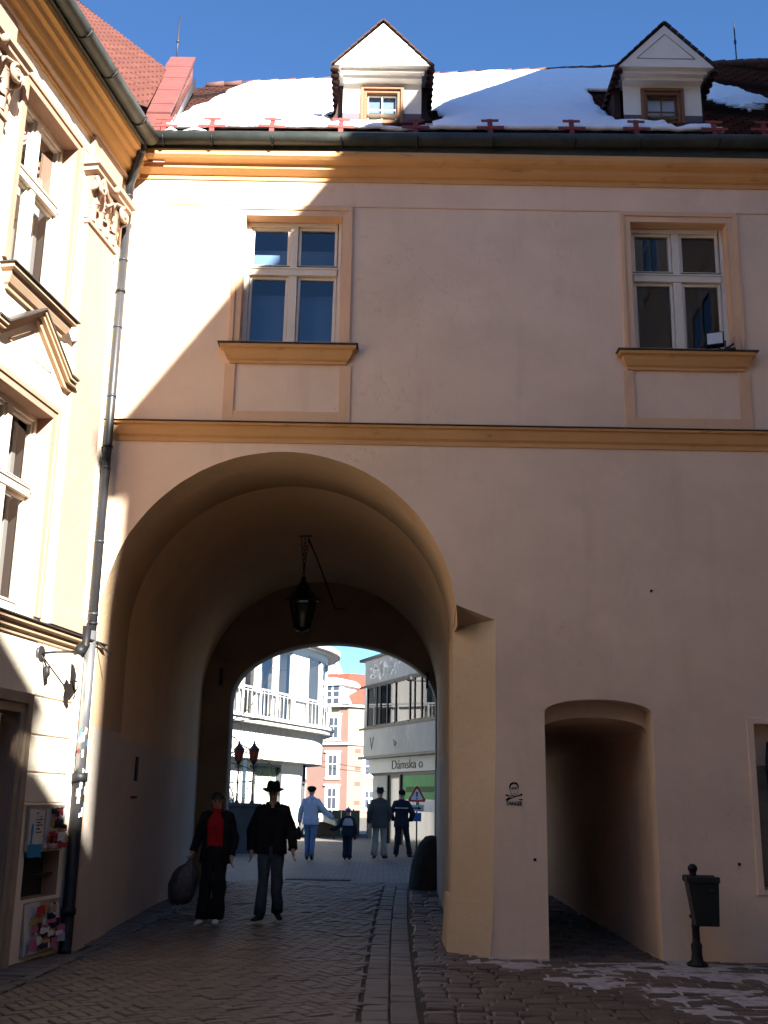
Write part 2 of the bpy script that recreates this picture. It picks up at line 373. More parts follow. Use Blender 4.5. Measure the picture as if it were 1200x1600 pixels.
a.build('plate', mt['cover'], mh)
# ------------------------------------------------------------------ the gate building (front plane y = 11.9)
YF = 11.9
gate = thing('gate_building', 'peach plastered gate building with big round arch, snowy roof and two dormers', 'building', (0, YF, 0))
GP = [.012]
def wall_front(mb, outer, holes, depth=.16, y=0.0):
    pts = [Vector((x, 0, z)) for x, z in outer]; loops = [pts] + [[Vector((x, 0, z)) for x, z in h] for h in holes]
    flat = [p for l in loops for p in l]
    tris = tessellate_polygon([[Vector((p.x, p.z, 0)) for p in l] for l in loops])
    mb.add([(p.x, y, p.z) for p in flat], [tuple(t) for t in tris])
    for h in holes:
        k = len(h); mb.m = 1
        for i in range(k):
            (x0, z0), (x1, z1) = h[i], h[(i+1) % k]
            mb.quad((x0,y,z0),(x1,y,z1),(x1,y+depth,z1),(x0,y+depth,z0))
        mb.m = 0
def rect(x0, x1, z0, z1): return [(x0,z0),(x1,z0),(x1,z1),(x0,z1)]
AX, AZ, AR = -1.13, 3.38, 1.95
AN = lambda a: AR + .007*noise.noise(Vector((a*.09, 1, 0))) + .004*noise.noise(Vector((a*.31, 5, 0)))
arc = [(AX + AN(a)*math.cos(R(180 - a)), AZ + AN(a)*math.sin(R(180 - a))) for a in [i*3 for i in range(0, 59)]]
arc = [p for p in arc if not (p[0] > 0 and p[1] < 3.62)]
A_, B_ = (.805, 3.61), (1.235, 3.45)
darc = [(2.325 + .575*math.sin(R(t)), 2.47 + .14*math.cos(R(t))) for t in range(-80, 81, 10)]
outer = [(-3.6,-.1),(AX-AR,-.1)] + arc + [A_, B_, (1.23,2.27),(1.185,.53),(1.15,-.1),(1.75,-.1),(1.75,2.47)] + darc + [(2.9,2.47),(2.9,-.1),(9,-.1),(9,9.05),(-3.6,9.05)]
WL = (-1.72, -.56, 6.66, 8.30); WR = (2.89, 4.05, 6.66, 8.30)
NI = (3.97, 5.3, .70, 2.38)
fw = MB()
wall_front(fw, outer, [rect(*WL), rect(*WR), rect(*NI)], .17)
# niche back
fw.quad((NI[0],.17,NI[2]),(NI[1],.17,NI[2]),(NI[1],.17,NI[3]),(NI[0],.17,NI[3]))
fw.build('facade_wall', [mt['plaster'], mt['trim']], gate)
# chamfered corner of the big pier
cf = MB()
In = [(.805, .50, 3.43), (.805,.5,.53), (.74,.55,-.1)]
cf.poly([(A_[0],0,A_[1]), (B_[0],0,B_[1]), (.805,.5,3.43)])
cf.quad((1.235,0,3.45),(1.23,0,2.27),(.805,.5,2.27),(.805,.5,3.43)); cf.quad((1.23,0,2.27),(1.185,0,.53),(.79,.5,.53),(.805,.5,2.27))
cf.quad((1.185,-.012,.53),(1.15,-.012,-.1),(.735,.48,-.1),(.775,.48,.53)); cf.quad((1.185,-.012,.53),(.775,.48,.53),(.80,.52,.53),(1.19,.01,.53))
cf.quad((.775,.48,.53),(.735,.48,-.1),(.735,1.42,-.1),(.775,1.42,.53)); cf.quad((.775,.48,.53),(.775,1.42,.53),(.82,1.42,.53),(.82,.48,.53))
cf.poly([(A_[0],0,A_[1]),(.805,.5,3.43),(.805,.5,3.61)])
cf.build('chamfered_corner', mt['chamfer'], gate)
# tunnel: front band, main vault, side walls
vb = MB(); NB = 44
def arch_row(y, cx, cz, r, z0=-.1, n=NB, lx=None):
    row = [((lx if lx is not None else cx - r), y, z0)]
    for i in range(n+1):
        a = math.pi*(1 - i/n); row.append((cx + r*math.cos(a), y, cz + r*math.sin(a)))
    row.append((cx + r, y, z0)); return row
rows = []
for y in (0, .5, 1.42):
    r_ = arch_row(y, AX, AZ, AR)
    rows.append(r_)
def cut(row, y):                                   # leave out the right jamb in front of the chamfer
    return row
vb.grid([r[:-1] for r in rows], smooth=True)
vb.quad((AX+AR,.5,3.38),(AX+AR,1.42,3.38),(AX+AR,1.42,-.1),(AX+AR,.5,-.1))
# ring at the step back to the wider vault
r1 = arch_row(1.42, AX, AZ, AR); r2 = arch_row(1.42, -1.115, 3.37, 2.0); vb.grid([r1, r2], smooth=False)
r3 = arch_row(9.05, -1.125, 3.36, 2.175); r2b = arch_row(1.43, -1.115, 3.37, 2.0)
mid = []
for k in range(7):
    t = k/6; mid.append([tuple(Vector(p).lerp(Vector(q), t)) for p, q in zip(r2b, r3)])
vb.grid(mid, smooth=True)
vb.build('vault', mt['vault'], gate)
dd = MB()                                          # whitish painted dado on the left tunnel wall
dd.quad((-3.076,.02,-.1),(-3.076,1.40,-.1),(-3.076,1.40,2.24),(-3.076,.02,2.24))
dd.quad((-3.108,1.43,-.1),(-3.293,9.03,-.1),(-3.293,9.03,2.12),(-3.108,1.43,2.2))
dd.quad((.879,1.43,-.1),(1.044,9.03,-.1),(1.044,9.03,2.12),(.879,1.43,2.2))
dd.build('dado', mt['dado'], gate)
sv = MB(); sv.box(-3.17,-3.118,2.6,2.72,1.72,2.02); sv.box(-3.17,-3.114,2.45,2.75,1.5,1.53); sv.build('wall_slot', mt['soot'], gate)
# end wall with the lower, flatter arch
ew = MB(); EX, EZ, EA, EB = -.87, 3.3, 1.9, 1.09
earc = [(EX + EA*math.cos(R(180 - a)), EZ + EB*math.sin(R(a))) for a in range(0, 181, 4)]
for yy in (8.6, 9.12):
    wall_front(ew, [(-3.7,-.1),(EX-EA,-.1)] + earc + [(EX+EA,-.1),(1.7,-.1),(1.7,5.7),(-3.7,5.7)], [], 0, yy)
er = [[(EX-EA,y,-.1)] + [(x,y,z) for x,z in earc] + [(EX+EA,y,-.1)] for y in (8.6, 9.12)]
ew.grid(er, smooth=True)
ew.build('end_arch', M('shade_darkened_plaster', (.30,.22,.15), [((.16,.12,.09), .6, 1.2, W1, .4, .7)], rough=.92, bump=(14,.3,.02)), gate)  # plaster colour darkened to carry the shade of the unlit end wall
hk = MB(); hk.box(-2.98,-2.94,8.52,8.598,3.55,3.85); hk.box(.83,.87,8.52,8.598,3.55,3.85); hk.build('iron_bracket', mt['iron'], gate)
# footway passage beside the pier
pp = MB()
pr = lambda y: [(1.75,y,-.1),(1.75,y,2.30)] + [(2.325 + .575*math.sin(R(t)), y, 2.30 + .14*math.cos(R(t))) for t in range(-80,81,10)] + [(2.9,y,2.30),(2.9,y,-.1)]
fr = [(1.75,0,-.1),(1.75,0,2.47)] + [(x,0,z) for x,z in darc] + [(2.9,0,2.47),(2.9,0,-.1)]
fr2 = [(x,.28,z) for x,y,z in fr]
pp.grid([fr, fr2], smooth=False); pp.grid([fr2, pr(.28), ], smooth=False)
pp.grid([pr(.28), pr(9.13)], smooth=False); pp.build('passage_walls', mt['plaster'], gate)
# rear and side walls, floor of the upper storey
rw = MB(); wall_front(rw, [(-3.6,-.1),(-2.77,-.1)] + earc + [(1.03,-.1),(1.75,-.1),(1.75,2.3),(2.9,2.3),(2.9,-.1),(9,-.1),(9,9.3),(-3.6,9.3)], [], 0, 9.16)
rw.quad((-3.6,0,-.1),(-3.6,9.16,-.1),(-3.6,9.16,9.05),(-3.6,0,9.05)); rw.quad((9,0,-.1),(9,9.16,-.1),(9,9.16,9.05),(9,0,9.05))
rw.quad((-3.6,.01,5.72),(9,.01,5.72),(9,9.15,5.72),(-3.6,9.15,5.72))
rw.build('rear_wall', mt['plaster'], gate)
# string course and main cornice
sc = MB(); sc.mould(-3.14, 9, [(.0,5.43),(.018,5.43),(.022,5.475),(.05,5.50),(.075,5.56),(.085,5.60),(.115,5.61),(.115,5.635)]); sc.build('string_course', mt['ochre'], gate)
sf = MB(); sf.mould(-3.14, 9, [(.115,5.637),(.135,5.64),(.135,5.648),(.02,5.675)]); sf.build('flashing', mt['flash'], gate)
fz = MB(); fz.mould(-3.14, 9, [(.0,8.435),(.012,8.436),(.012,8.447),(0,8.45)]); fz.build('frieze_line', mt['trim'], gate)
co = MB(); co.mould(-3.14, 9, [(.0,8.77),(.02,8.77),(.025,8.82),(.06,8.83),(.12,8.87),(.13,8.92),(.21,8.94),(.25,8.97),(.255,9.03),(.25,9.12)]); co.build('cornice', mt['ochre'], gate)

# windows -------------------------------------------------------------
SILL = [(.03,0),(.035,.03),(.06,.05),(.09,.11),(.10,.15),(.14,.165),(.14,.20)]
def make_window(parent, x0, x1, z0, z1, style, y=.15, label=None):
    """casement window: frame > panes, surround, sill, apron, inner casement, blind or curtain; local origin at the opening's lower left"""
    w, h = x1 - x0, z1 - z0
    f = MB(); e = .055; zt = .60*h; tr = .055; c = w/2
    yy = y
    f.box(0, e, yy, yy+.09, 0, h); f.box(w-e, w, yy, yy+.09, 0, h); f.box(e, w-e, yy, yy+.09, h-e, h); f.box(e, w-e, yy, yy+.09, 0, .05)
    f.box(e, w-e, yy-.025, yy+.09, zt-tr, zt+tr); f.box(e-.01, w-e+.01, yy-.04, yy-.0255, zt+tr-.03, zt+tr-.008)
    f.box(c-.05, c+.05, yy-.012, yy+.09, .05, zt-tr); f.box(c-.045, c+.045, yy-.008, yy+.09, zt+tr, h-e)
    for a, b, lo, hi in ((e, c-.05, .05, zt-tr), (c+.05, w-e, .05, zt-tr), (e, c-.045, zt+tr, h-e), (c+.045, w-e, zt+tr, h-e)):
        s = .038; g_ = .004
        f.box(a+g_, a+s, yy+.02, yy+.07, lo+g_, hi-g_); f.box(b-s, b-g_, yy+.02, yy+.07, lo+g_, hi-g_)
        f.box(a+s, b-s, yy+.02, yy+.07, lo+g_, lo+s+.008); f.box(a+s, b-s, yy+.02, yy+.07, hi-s, hi-g_)
    win = f.build('window', mt['white_wood'], parent, loc=(x0, 0, z0), bevel=.006)
    p = MB()
    for a, b, lo, hi in ((e, c-.05, .05, zt-tr), (c+.05, w-e, .05, zt-tr), (e, c-.045, zt+tr, h-e), (c+.045, w-e, zt+tr, h-e)):
        p.quad((a+.03, yy+.045, lo+.03), (b-.03, yy+.045, lo+.03), (b-.03, yy+.045, hi-.03), (a+.03, yy+.045, hi-.03))
    p.build('pane', mt['glass_soft' if style == 'casement' else 'glass'], win)
    dl = MB(); dl.box(e, c-.045, yy-.006, yy+.019, zt+tr+.001, zt+tr+.022); dl.box(c+.045, w-e, yy-.006, yy+.019, zt+tr+.001, zt+tr+.022)
    dl.box(e, w-e, yy-.004, yy+.019, .051, .066); dl.build('weather_bar', mt['flash'], win)
    rm = MB(); d1 = yy + 1.2
    for q in (((-.02,yy+.1,-.02),(w+.02,yy+.1,-.02),(w+.02,d1,-.02),(-.02,d1,-.02)), ((-.02,yy+.1,h+.02),(w+.02,yy+.1,h+.02),(w+.02,d1,h+.02),(-.02,d1,h+.02)),
              ((-.02,yy+.1,-.02),(-.02,d1,-.02),(-.02,d1,h+.02),(-.02,yy+.1,h+.02)), ((w+.02,yy+.1,-.02),(w+.02,d1,-.02),(w+.02,d1,h+.02),(w+.02,yy+.1,h+.02)),
              ((-.02,d1,-.02),(w+.02,d1,-.02),(w+.02,d1,h+.02),(-.02,d1,h+.02))): rm.quad(*q)
    rm.build('room', mt['room'], win)
    if style == 'blind':
        b = MB(); b.quad((.02,yy+.3,.15),(w-.02,yy+.3,.15),(w-.02,yy+.3,zt-.17),(.02,yy+.3,zt-.17)); b.quad((.02,yy+.3,zt+.04),(w-.02,yy+.3,zt+.04),(w-.02,yy+.3,h-.22),(.02,yy+.3,h-.22))
        b.quad((.02,yy+.32,.0),(w-.02,yy+.32,.0),(w-.02,yy+.32,.1),(.02,yy+.32,.1))
        b.build('blind', mt['blind'], win)
        b = MB(); b.box(.03,w-.03,yy+.28,yy+.30,.15,.175); b.build('blind_rail', mt['white_wood'], win)
    if style == 'casement':
        b = MB(); yi = yy + .2
        b.box(.02,.09,yi,yi+.05,0,h); b.box(w-.09,w-.02,yi,yi+.05,0,h); b.box(c-.04,c+.04,yi,yi+.05,0,h); b.box(.09,w-.09,yi,yi+.05,zt-.05,zt+.05); b.box(.09,w-.09,yi,yi+.05,h-.1,h)
        b.build('inner_casement', mt['inner_white'], win)
        b = MB()
        for xa, xb in ((.03, w-.03),):
            k = 44; b.grid([[(xa + (xb-xa)*i/k, yi + .075 + .018*math.sin(i*2.2), z) for i in range(k+1)] for z in (0, h)], smooth=True)
        b.build('curtain', mt['curtain'], win)
    return win
def trim_window(win, w, h, apron, ext=.065, tm='trim', sm='ochre'):
    s = MB(); o = .125
    def fr(i0, i1, y0):
        s.box(-i1, -i0, y0, .0, -.0, h + i1); s.box(w + i0, w + i1, y0, 0, 0, h + i1); s.box(-i0, w + i0, y0, 0, h + i0, h + i1)
    fr(.0, .075, -.018); fr(.0752, o, -.034)
    s.build('surround', mt[tm], win, bevel=.004)
    if True:
        q = MB(); q.mould(-ext, w + ext, [(a, b - .27) for a, b in SILL]); q.build('sill', mt[sm], win)
        q = MB(); q.mould(-ext, w + ext, [(.14,-.068),(.165,-.066),(.165,-.055),(.0,-.012)], back=.14); q.build('sill_flashing', mt['flash'], win)
    if apron:
        q = MB(); zb, ztp = -.98, -.275; a0, a1 = -.15, w + .15; b0, b1 = -.03, w + .02
        q.box(a0, b0, -.02, 0, zb, ztp); q.box(b1, a1, -.02, 0, zb, ztp); q.box(b0, b1, -.02, 0, zb, zb + .13)
        q.build('apron', mt['trim'], win, bevel=.003)
for W_, stl in ((WL, 'blind'), (WR, 'plain')):
    wn_ = make_window(gate, *W_, stl); trim_window(wn_, W_[1]-W_[0], W_[3]-W_[2], True)
# display niche at the right
q = MB(); x0,x1,z0,z1 = NI
for a in ((x0-.07,x0,z0-.05,z1+.07),(x1,x1+.07,z0-.05,z1+.07),(x0,x1,z1,z1+.07)): q.box(a[0],a[1],-.02,.01,a[2],a[3])
q.box(x0-.02,x1,-.03,.0,z0-.05,z0); dn = q.build('shop_niche', mt['plaster'], gate, bevel=.004)
q = MB(); q.box(x0+.02,x1,.11,.168,z0+.02,1.95); q.build('panel', M('worn_brown_panel', (.19,.145,.105), [((.27,.22,.16), .7, 4, (1,1,.3), .4, .7), ((.03,.025,.02), .6, 8, W1, .5, .8)], rough=.7), dn)
q = MB(); q.tube([(x0+.16,.06,2.2),(x0+.15,.05,2.0),(x0+.17,.06,1.8),(x0+.15,.07,1.62)], [.012,.03,.035,.012], 8); q.box(x0+.22,x0+.6,.05,.1,1.75,2.2); q.build('hanging_sign', mt['iron'], dn)

# roof -------------------------------------------------------------------
def z_e(x): return 9.24 + .012*(x + 3)
def roofP(x, t, up=0.0):
    z0 = z_e(x); zr = 13.15 + .07*(x + 1)
    y = -.25 + 4.35*t; z = z0 + t*(zr - z0)
    nv = Vector((0, -(zr - z0), 4.55)).normalized()
    return (x, y + nv.y*up, z + nv.z*up)
rf = MB(); NR = 38; XS = [-3.2 + i*.2 for i in range(62)]
for i in range(NR):
    t0, t1 = i/NR, (i+1)/NR
    rf.grid([[roofP(x, t0, .03 + .004*math.sin(x*40 + i)) for x in XS], [roofP(x, t1, .002) for x in XS]], smooth=False)
    rf.grid([[roofP(x, t0, .002) for x in XS], [roofP(x, t0, .03) for x in XS]], smooth=False)
rf.grid([[roofP(x, 1, 0) for x in XS], [(x, 9.5, 9.1) for x in XS]], smooth=False)
rf.build('roof', mt['rooftile'], gate)
rc = MB()
for i in range(40):
    xa = -3.1 + i*.3; p, q = Vector(roofP(xa, 1, .03)), Vector(roofP(xa+.31, 1, .045)); rc.tube([p, q], [.05,.058], 8)
rc.build('ridge_tiles', M('ridge_tile_clay', (.11,.05,.04), [((.06,.03,.03), .6, 5, W1, .4, .7)], rough=.8), gate)
gu = MB()
gu.tube([(x, -.315, z_e(x) - .105) for x in (-2.93, 0, 3, 6, 9)], .083, 14)
gu.box(-2.95, 9, -.255, -.225, 9.035, 9.2)
gt = gu.build('gutter', mt['greenzinc'], gate)
GX = [-2.73, -2.15, -1.43, -.6, .3, 1.2, 2.18, 2.96, 3.9, 4.5, 5.4]
gb = MB()
for x in GX: gb.tube([(x+.02, -.315 + .088*math.sin(a), z_e(x) - .105 - .088*math.cos(a)) for a in [R(d) for d in range(-80, 181, 20)]], .012, 6)
gb.build('gutter_strap', mt['iron'], gt)
for x in GX[:10]:
    s = MB(); zb = z_e(x) + .06; yb = -.275; tl = random.uniform(-.05,.05)
    s.box(-.03, .03, -.01, .012, -.10, .17); s.box(-.105, .105, -.018, -.0101, .115, .155); s.box(-.165, .165, -.018, -.0101, .0, .045)
    s.build('snow_guard', mt['rust_red'], gate, loc=(x, yb, zb), rot=(R(-12), tl, 0), bevel=.003)
# party parapet of red brick at the left end of the roof
fp = MB(); a0, a1 = (-3.04,-.17), (-2.71,-.17); b0, b1 = (-3.46,3.1), (-3.13,3.1)
fp.add([(a0[0],a0[1],8.9),(a1[0],a1[1],8.9),(a1[0],a1[1],9.55),(a0[0],a0[1],9.55),(b0[0],b0[1],11.2),(b1[0],b1[1],11.2),(b1[0],b1[1],12.8),(b0[0],b0[1],12.8)],
       [(0,1,2,3),(1,5,6,2),(4,7,6,5),(0,3,7,4)])
pw = fp.build('brick_parapet', mt['redbrick'], gate)
cp = MB()
for i in range(9):
    t0, t1 = i/9, (i+1)/9
    P0 = [Vector((a0[0]-.03,a0[1],9.55)).lerp(Vector((b0[0]-.03,b0[1],12.8)), t) for t in (t0, t1)]; P1 = [Vector((a1[0]+.03,a1[1],9.55)).lerp(Vector((b1[0]+.03,b1[1],12.8)), t) for t in (t0, t1)]
    u = Vector((0,-.02,.03 + .012*(i % 2)))
    cp.prism([tuple(P0[0]), tuple(P1[0]), tuple(P1[1]), tuple(P0[1])], u)
cp.prism([(a0[0]-.03,a0[1]-.02,8.95),(a1[0]+.03,a1[1]-.02,8.95),(a1[0]+.03,a1[1]-.02,9.55),(a0[0]-.03,a0[1]-.02,9.55)], (0,.02,0))
cp.build('coping', mt['redcap'], pw, bevel=.006)
lf = MB(); lf.prism([(-2.67,-.1,9.5),(-2.655,-.1,9.4),(-3.09,3.1,12.25),(-3.105,3.1,12.45)], (.02,0,.03)); lf.build('lead_flashing', mt['zinc'], pw)
# dormers
def dormer(xc, lab):
    d = MB(); hw, ht = .5, .62
    wx, wh = .245, .46
    wall_front(d, rect(-hw, hw, .10, ht), [rect(-wx, wx, .1001, wh)], .12)
    do = d.build('dormer', [mt['dorm_white'], mt['dorm_white']], gate, loc=(xc, .35, z_e(xc) + .60)); do['label'] = lab
    q = MB()                                          # gable box that overhangs the little front
    tri = [(-.605,-.27,.62),(.605,-.27,.62),(0,-.27,1.235)]; q.prism(tri, (0,.5,0))
    q.box(-.5,.5,-.12,.0,.535,.618); q.box(-.53,.53,-.2,-.121,.575,.619)
    q.mould(-.5,.5,[(.12,.619),(.121,.6195)])
    s = MB(); k = .62
    q.build('gable', mt['dorm_white'], do)
    q = MB(); tt = [(-.37,-.285,.74),(.37,-.285,.74),(0,-.285,1.10)]
    for (p0, p1) in ((0,1),(1,2),(2,0)):
        a, b = Vector(tt[p0]), Vector(tt[p1]); q.tube([a + Vector((0,.012,0)), b + Vector((0,.012,0))], .006, 4)
    q.build('gable_panel_line', M('grey_groove', (.35,.32,.28)), do)
    q = MB(); q.box(-hw,-wx-.03,-.012,.0,-.06,.10); q.box(wx+.03,hw,-.012,0,-.06,.10); q.build('base_flashing', M('slate_base', (.10,.09,.11), rough=.7), do)
    q = MB(); e = .04
    for dx, yo in ((0, .0), (.04, .03)):
        q.box(-wx-.03+dx, -wx-.03+dx+e, yo-.03, yo+.05, -.05, wh+.03-dx); q.box(wx+.03-dx-e, wx+.03-dx, yo-.03, yo+.05, -.05, wh+.03-dx); q.box(-wx-.03+dx+e, wx+.03-dx-e, yo-.03, yo+.05, wh+.03-dx-e, wh+.03-dx)
    q.box(-wx+.02, wx-.02, .0,.08,-.05,.02)
    fr_ = q.build('window_frame', mt['brown_wood'], do, bevel=.004)
    q = MB(); q.box(-.008,.008,.055,.075,.02,wh-.07); q.box(-wx+.07,wx-.07,.057,.073,.19,.205)
    for a in ((-wx+.06,-wx+.072,.02,wh-.06),(wx-.072,wx-.06,.02,wh-.06),(-wx+.072,wx-.072,.02,.03),(-wx+.072,wx-.072,wh-.07,wh-.06)): q.box(a[0],a[1],.05,.08,a[2],a[3])
    q.build('sash', mt['white_wood'] if lab.startswith('sun') else mt['brown_wood'], do)
    q = MB(); q.quad((-wx,.07,0),(wx,.07,0),(wx,.07,wh),(-wx,.07,wh)); q.build('pane', mt['glass_soft'], do)
    q = MB(); q.quad((-wx-.1,.11,-.1),(wx+.1,.11,-.1),(wx+.1,.11,wh+.1),(-wx-.1,.11,wh+.1)); q.build('blind', mt['blind_sun_dark' if lab.startswith('sun') else 'blind_shade_pale'], do)
    q = MB()                                          # tile sheets, cheeks and flared skirts
    for s_ in (-1, 1):
        a, b = (s_*.645, .59), (0, 1.268)
        n_ = 8
        pts = [(a[0]+(b[0]-a[0])*i/n_, a[1]+(b[1]-a[1])*i/n_) for i in range(n_+1)]
        for i in range(n_):
            (xa, za), (xb, zb) = pts[i], pts[i+1]
            q.prism([(xa,-.30,za+.012),(xb,-.30,zb),(xb,2.2,zb),(xa,2.2,za+.012)], (s_*.008,0,.015))
        ck = [(s_*.5,-.05),(s_*.5,.62),(s_*.59,.60),(s_*.575,.34),(s_*.60,.2),(s_*.66,.1),(s_*.77,.02),(s_*.77,-.1)]
        q.prism([(x,.16,z) for x,z in ck], (0,1.5,0))
        for i in range(14):                            # scalloped tile edge under the eave
            yy = -.24 + i*.125; q.lathe([(.055,-.02),(.058,0),(.05,.02),(.0,.026)], 10, (s_*.605, yy, .57), f=None)
    q.build('dormer_roof', M('dormer_tiles', (.055,.026,.022), [((.03,.016,.015), .6, 9, W1, .4, .7)], rough=.8), do)
mt['dorm_white'] = M('dormer_white_plaster', (.74,.70,.62), [((.6,.56,.5), .5, 3, W1, .45, .75)], rough=.9, bump=(20,.25,.01))
mt['blind_sun_dark'] = M('blind_darkened_for_sun', (.10,.145,.20), [((.07,.1,.15), .5, 5, W1, .4, .7)], rough=.8)  # blind colour darkened to offset the sun on the left dormer
mt['blind_shade_pale'] = M('blind_paled_for_shade', (.38,.48,.58), rough=.8)  # same blind, lightened in colour to make up for the shade
dormer(-.115, 'sunlit dormer with white mullioned brown window'); dormer(3.465, 'shaded dormer with dark brown window')
# lightning rods
for (x, y, z0, z1) in ((-3.4, 3.1, 12.75, 13.6), (5.82, 4.1, 13.7, 14.5)):
    q = MB(); q.tube([(x,y,z0-.1),(x,y,z1)], .012, 6); q.tube([(x,y,z0+.35),(x,y,z0+.42)], .022, 6); q.build('lightning_rod', mt['zinc'], gate)
q = MB(); q.tube([(1.0 + i*.5, 4.08, roofP(1+i*.5,1)[2] + .09 + .012*math.sin(i*2)) for i in range(14)], .006, 5)
for i in range(7): q.tube([(1.2+i, 4.1, roofP(1.2+i,1)[2]), (1.2+i, 4.08, roofP(1.2+i,1)[2]+.09)], .008, 5)
q.build('lightning_cable', mt['iron'], gate)
# snow blanket on the tiles
sw = MB(); NX, NT = 190, 110; H = {}
def thick(x, t):
    v = .5 + .25*n(Vector((x*.6, t*5, 3))) + .12*n(Vector((x*2.5, t*18, 7))) + .05*n(Vector((x*8, t*60, 1)))
    le = (x - (-2.90 + .42*t + .2*n(Vector((t*9, 1, 4))))) * 1.6 - max(0, .1 - 0)
    v += min(0, le - .35)
    for xd in (-.115, 3.465):
        dx = abs(x - xd); tt = t*4.35 + .2
        if dx < .64 and tt > .78: v -= 2 if tt < 2.6 else 0
        rr = max(0, 1 - max(dx - .62, 0)/.5) * (1 if .35 < tt < 1.9 else max(0, 1 - abs(tt - (.35 if tt < 1 else 1.9))/.25))
        v -= .62*rr*(1 if x > xd else .5)
    if x > 3.9:                                       # right end: only ragged patches
        k = min(1, (x - 3.9)/.5)
        v -= k*(.85 - .98*math.exp(-((x-4.7)/.6)**2 - ((t-.52-.25*(4.75-x))/.22)**2) - .35*max(0, n(Vector((x*2.4+2.2, t*12, 9)))))
    v -= max(0, (t - .93))*6*(1 + n(Vector((x*1.5, 0, 2))))
    if t < .05: v += .2 + (.45*max(0, .3 + n(Vector((x*1.7, 0, 6)))) if x > 3 else 0)
    v -= .22*((t*38) % 1.0)*(1 if x > 3.9 else .35) + (.12*abs(n(Vector((x*14, math.floor(t*38)*3.7, 0)))) if x > 3.9 else 0)
    return v
x_at = lambda i: -2.75 + i*(8.9/NX); t_at = lambda j: .012 + j*(.985/NT)
for i in range(NX+1):
    for j in range(NT+1): H[i,j] = thick(x_at(i), t_at(j))
idx = {}; vs = []; fs = []
def vid(i, j):
    if (i,j) not in idx:
        idx[i,j] = len(vs); h = H[i,j]; vs.append(roofP(x_at(i), t_at(j), .028 + .075*min(1, max(0, h)/.35) + .008*n(Vector((i*.3, j*.3, 0)))))
    return idx[i,j]
for i in range(NX):
    for j in range(NT):
        if sum(H[a] > .02 for a in ((i,j),(i+1,j),(i+1,j+1),(i,j+1))) >= 3: fs.append((vid(i,j), vid(i+1,j), vid(i+1,j+1), vid(i,j+1)))
sw.add(vs, fs, True); s_o = sw.build('roof_snow', mt['snow'], None, loc=(0, YF, 0)); struct(s_o, 'stuff')
m_ = s_o.modifiers.new('solid', 'SOLIDIFY'); m_.thickness = .05; m_.offset = -1
# strip of snow lying in the gutter
sg = MB(); 
for (xa, xb) in ((-2.7,-2.55),(-2.48,-2.2)):
    sg.tube([(xa,-.315,z_e(xa)-.025),((xa+xb)/2,-.315,z_e(xa)+.0),(xb,-.315,z_e(xb)-.025)], [(.01,.03),(.03,.06),(.01,.03)], 8)
struct(sg.build('gutter_snow', mt['snow'], None, loc=(0,YF,0)), 'stuff')
# ------------------------------------------------------------------ the sunlit house on the left (local x runs along its wall to the corner, -y is the street)
CX, CY, TH = -3.17, 11.9, R(9.5)
def lw(X, out, z): return Vector((CX + X*math.sin(TH) + out*math.cos(TH), CY + X*math.cos(TH) - out*math.sin(TH), z))
house = thing('corner_house', 'sunlit cream house with pilasters, pediment and double windows, along the left edge', 'building', (CX, CY, 0), R(90) - TH)
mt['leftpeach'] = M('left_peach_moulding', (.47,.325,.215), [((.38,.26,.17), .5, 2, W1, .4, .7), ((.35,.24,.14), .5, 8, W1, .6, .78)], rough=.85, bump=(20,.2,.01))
wl = MB(); wins = []
for off in (0, -3.1, -6.2):
    wins += [(-2.5+off, -1.37+off, 6.36, 8.29), (-2.46+off, -1.33+off, 3.24, 5.22)]
DOOR = (-2.72, -1.42, -.05, 2.26); NICHE = (-1.02, -.27, .56, .985)
wall_front(wl, rect(-14, .03, -.1, 9.0), [rect(*w_) for w_ in wins] + [rect(*DOOR), rect(*NICHE)], .17)
wl.quad((-14,8,-.1),(-14,0,-.1),(-14,0,9),(-14,8,9)); wl.quad((.02,.03,-.1),(.02,8,-.1),(.02,8,9),(.02,.03,9)); wl.quad((-14,8,-.1),(.02,8,-.1),(.02,8,9),(-14,8,9))
wl.build('wall', [mt['left_plaster'], mt['left_trim']], house)
for i, w_ in enumerate(wins):
    wn_ = make_window(house, *w_, 'casement'); W_, H_ = w_[1]-w_[0], w_[3]-w_[2]
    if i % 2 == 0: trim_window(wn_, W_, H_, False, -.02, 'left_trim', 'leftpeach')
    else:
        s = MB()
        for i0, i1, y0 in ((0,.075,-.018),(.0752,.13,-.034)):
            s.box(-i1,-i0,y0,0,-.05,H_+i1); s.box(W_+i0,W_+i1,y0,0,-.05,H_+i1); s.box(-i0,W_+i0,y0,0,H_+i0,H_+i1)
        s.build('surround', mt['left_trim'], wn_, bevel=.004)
        pl_ = [(-.70,2.50),(-.52,2.50),(W_/2,2.93),(W_+.52-.33,2.50),(W_+.33,2.50)]
        pl_ = [(-.27,2.50),(-.10,2.50),(W_/2,2.93),(W_+.10,2.50),(W_+.27,2.50)]
        for nm, mat_, lays in (('pediment', mt['leftpeach'], ((-.021,-.05,.115),(-.0505,-.085,.09),(-.0855,-.135,.045))), ('flashing', mt['flash'], ((0,-.0205,.13),))):
            q = MB()
            for t_, b_, o in lays: q.prism([(x,0,z+t_) for x,z in pl_] + [(x,0,z+b_) for x,z in reversed(pl_)], (0,-o,0))
            q.build(nm, mat_, wn_)
        q = MB(); tri = [(.12,2.42),(W_-.12,2.42),(W_/2,2.70)]
        for k in range(3):
            a, b = tri[k], tri[(k+1)%3]; q.tube([(a[0],-.001,a[1]),(b[0],-.001,b[1])], .006, 4)
        q.build('panel_line', mt['trim'], wn_)
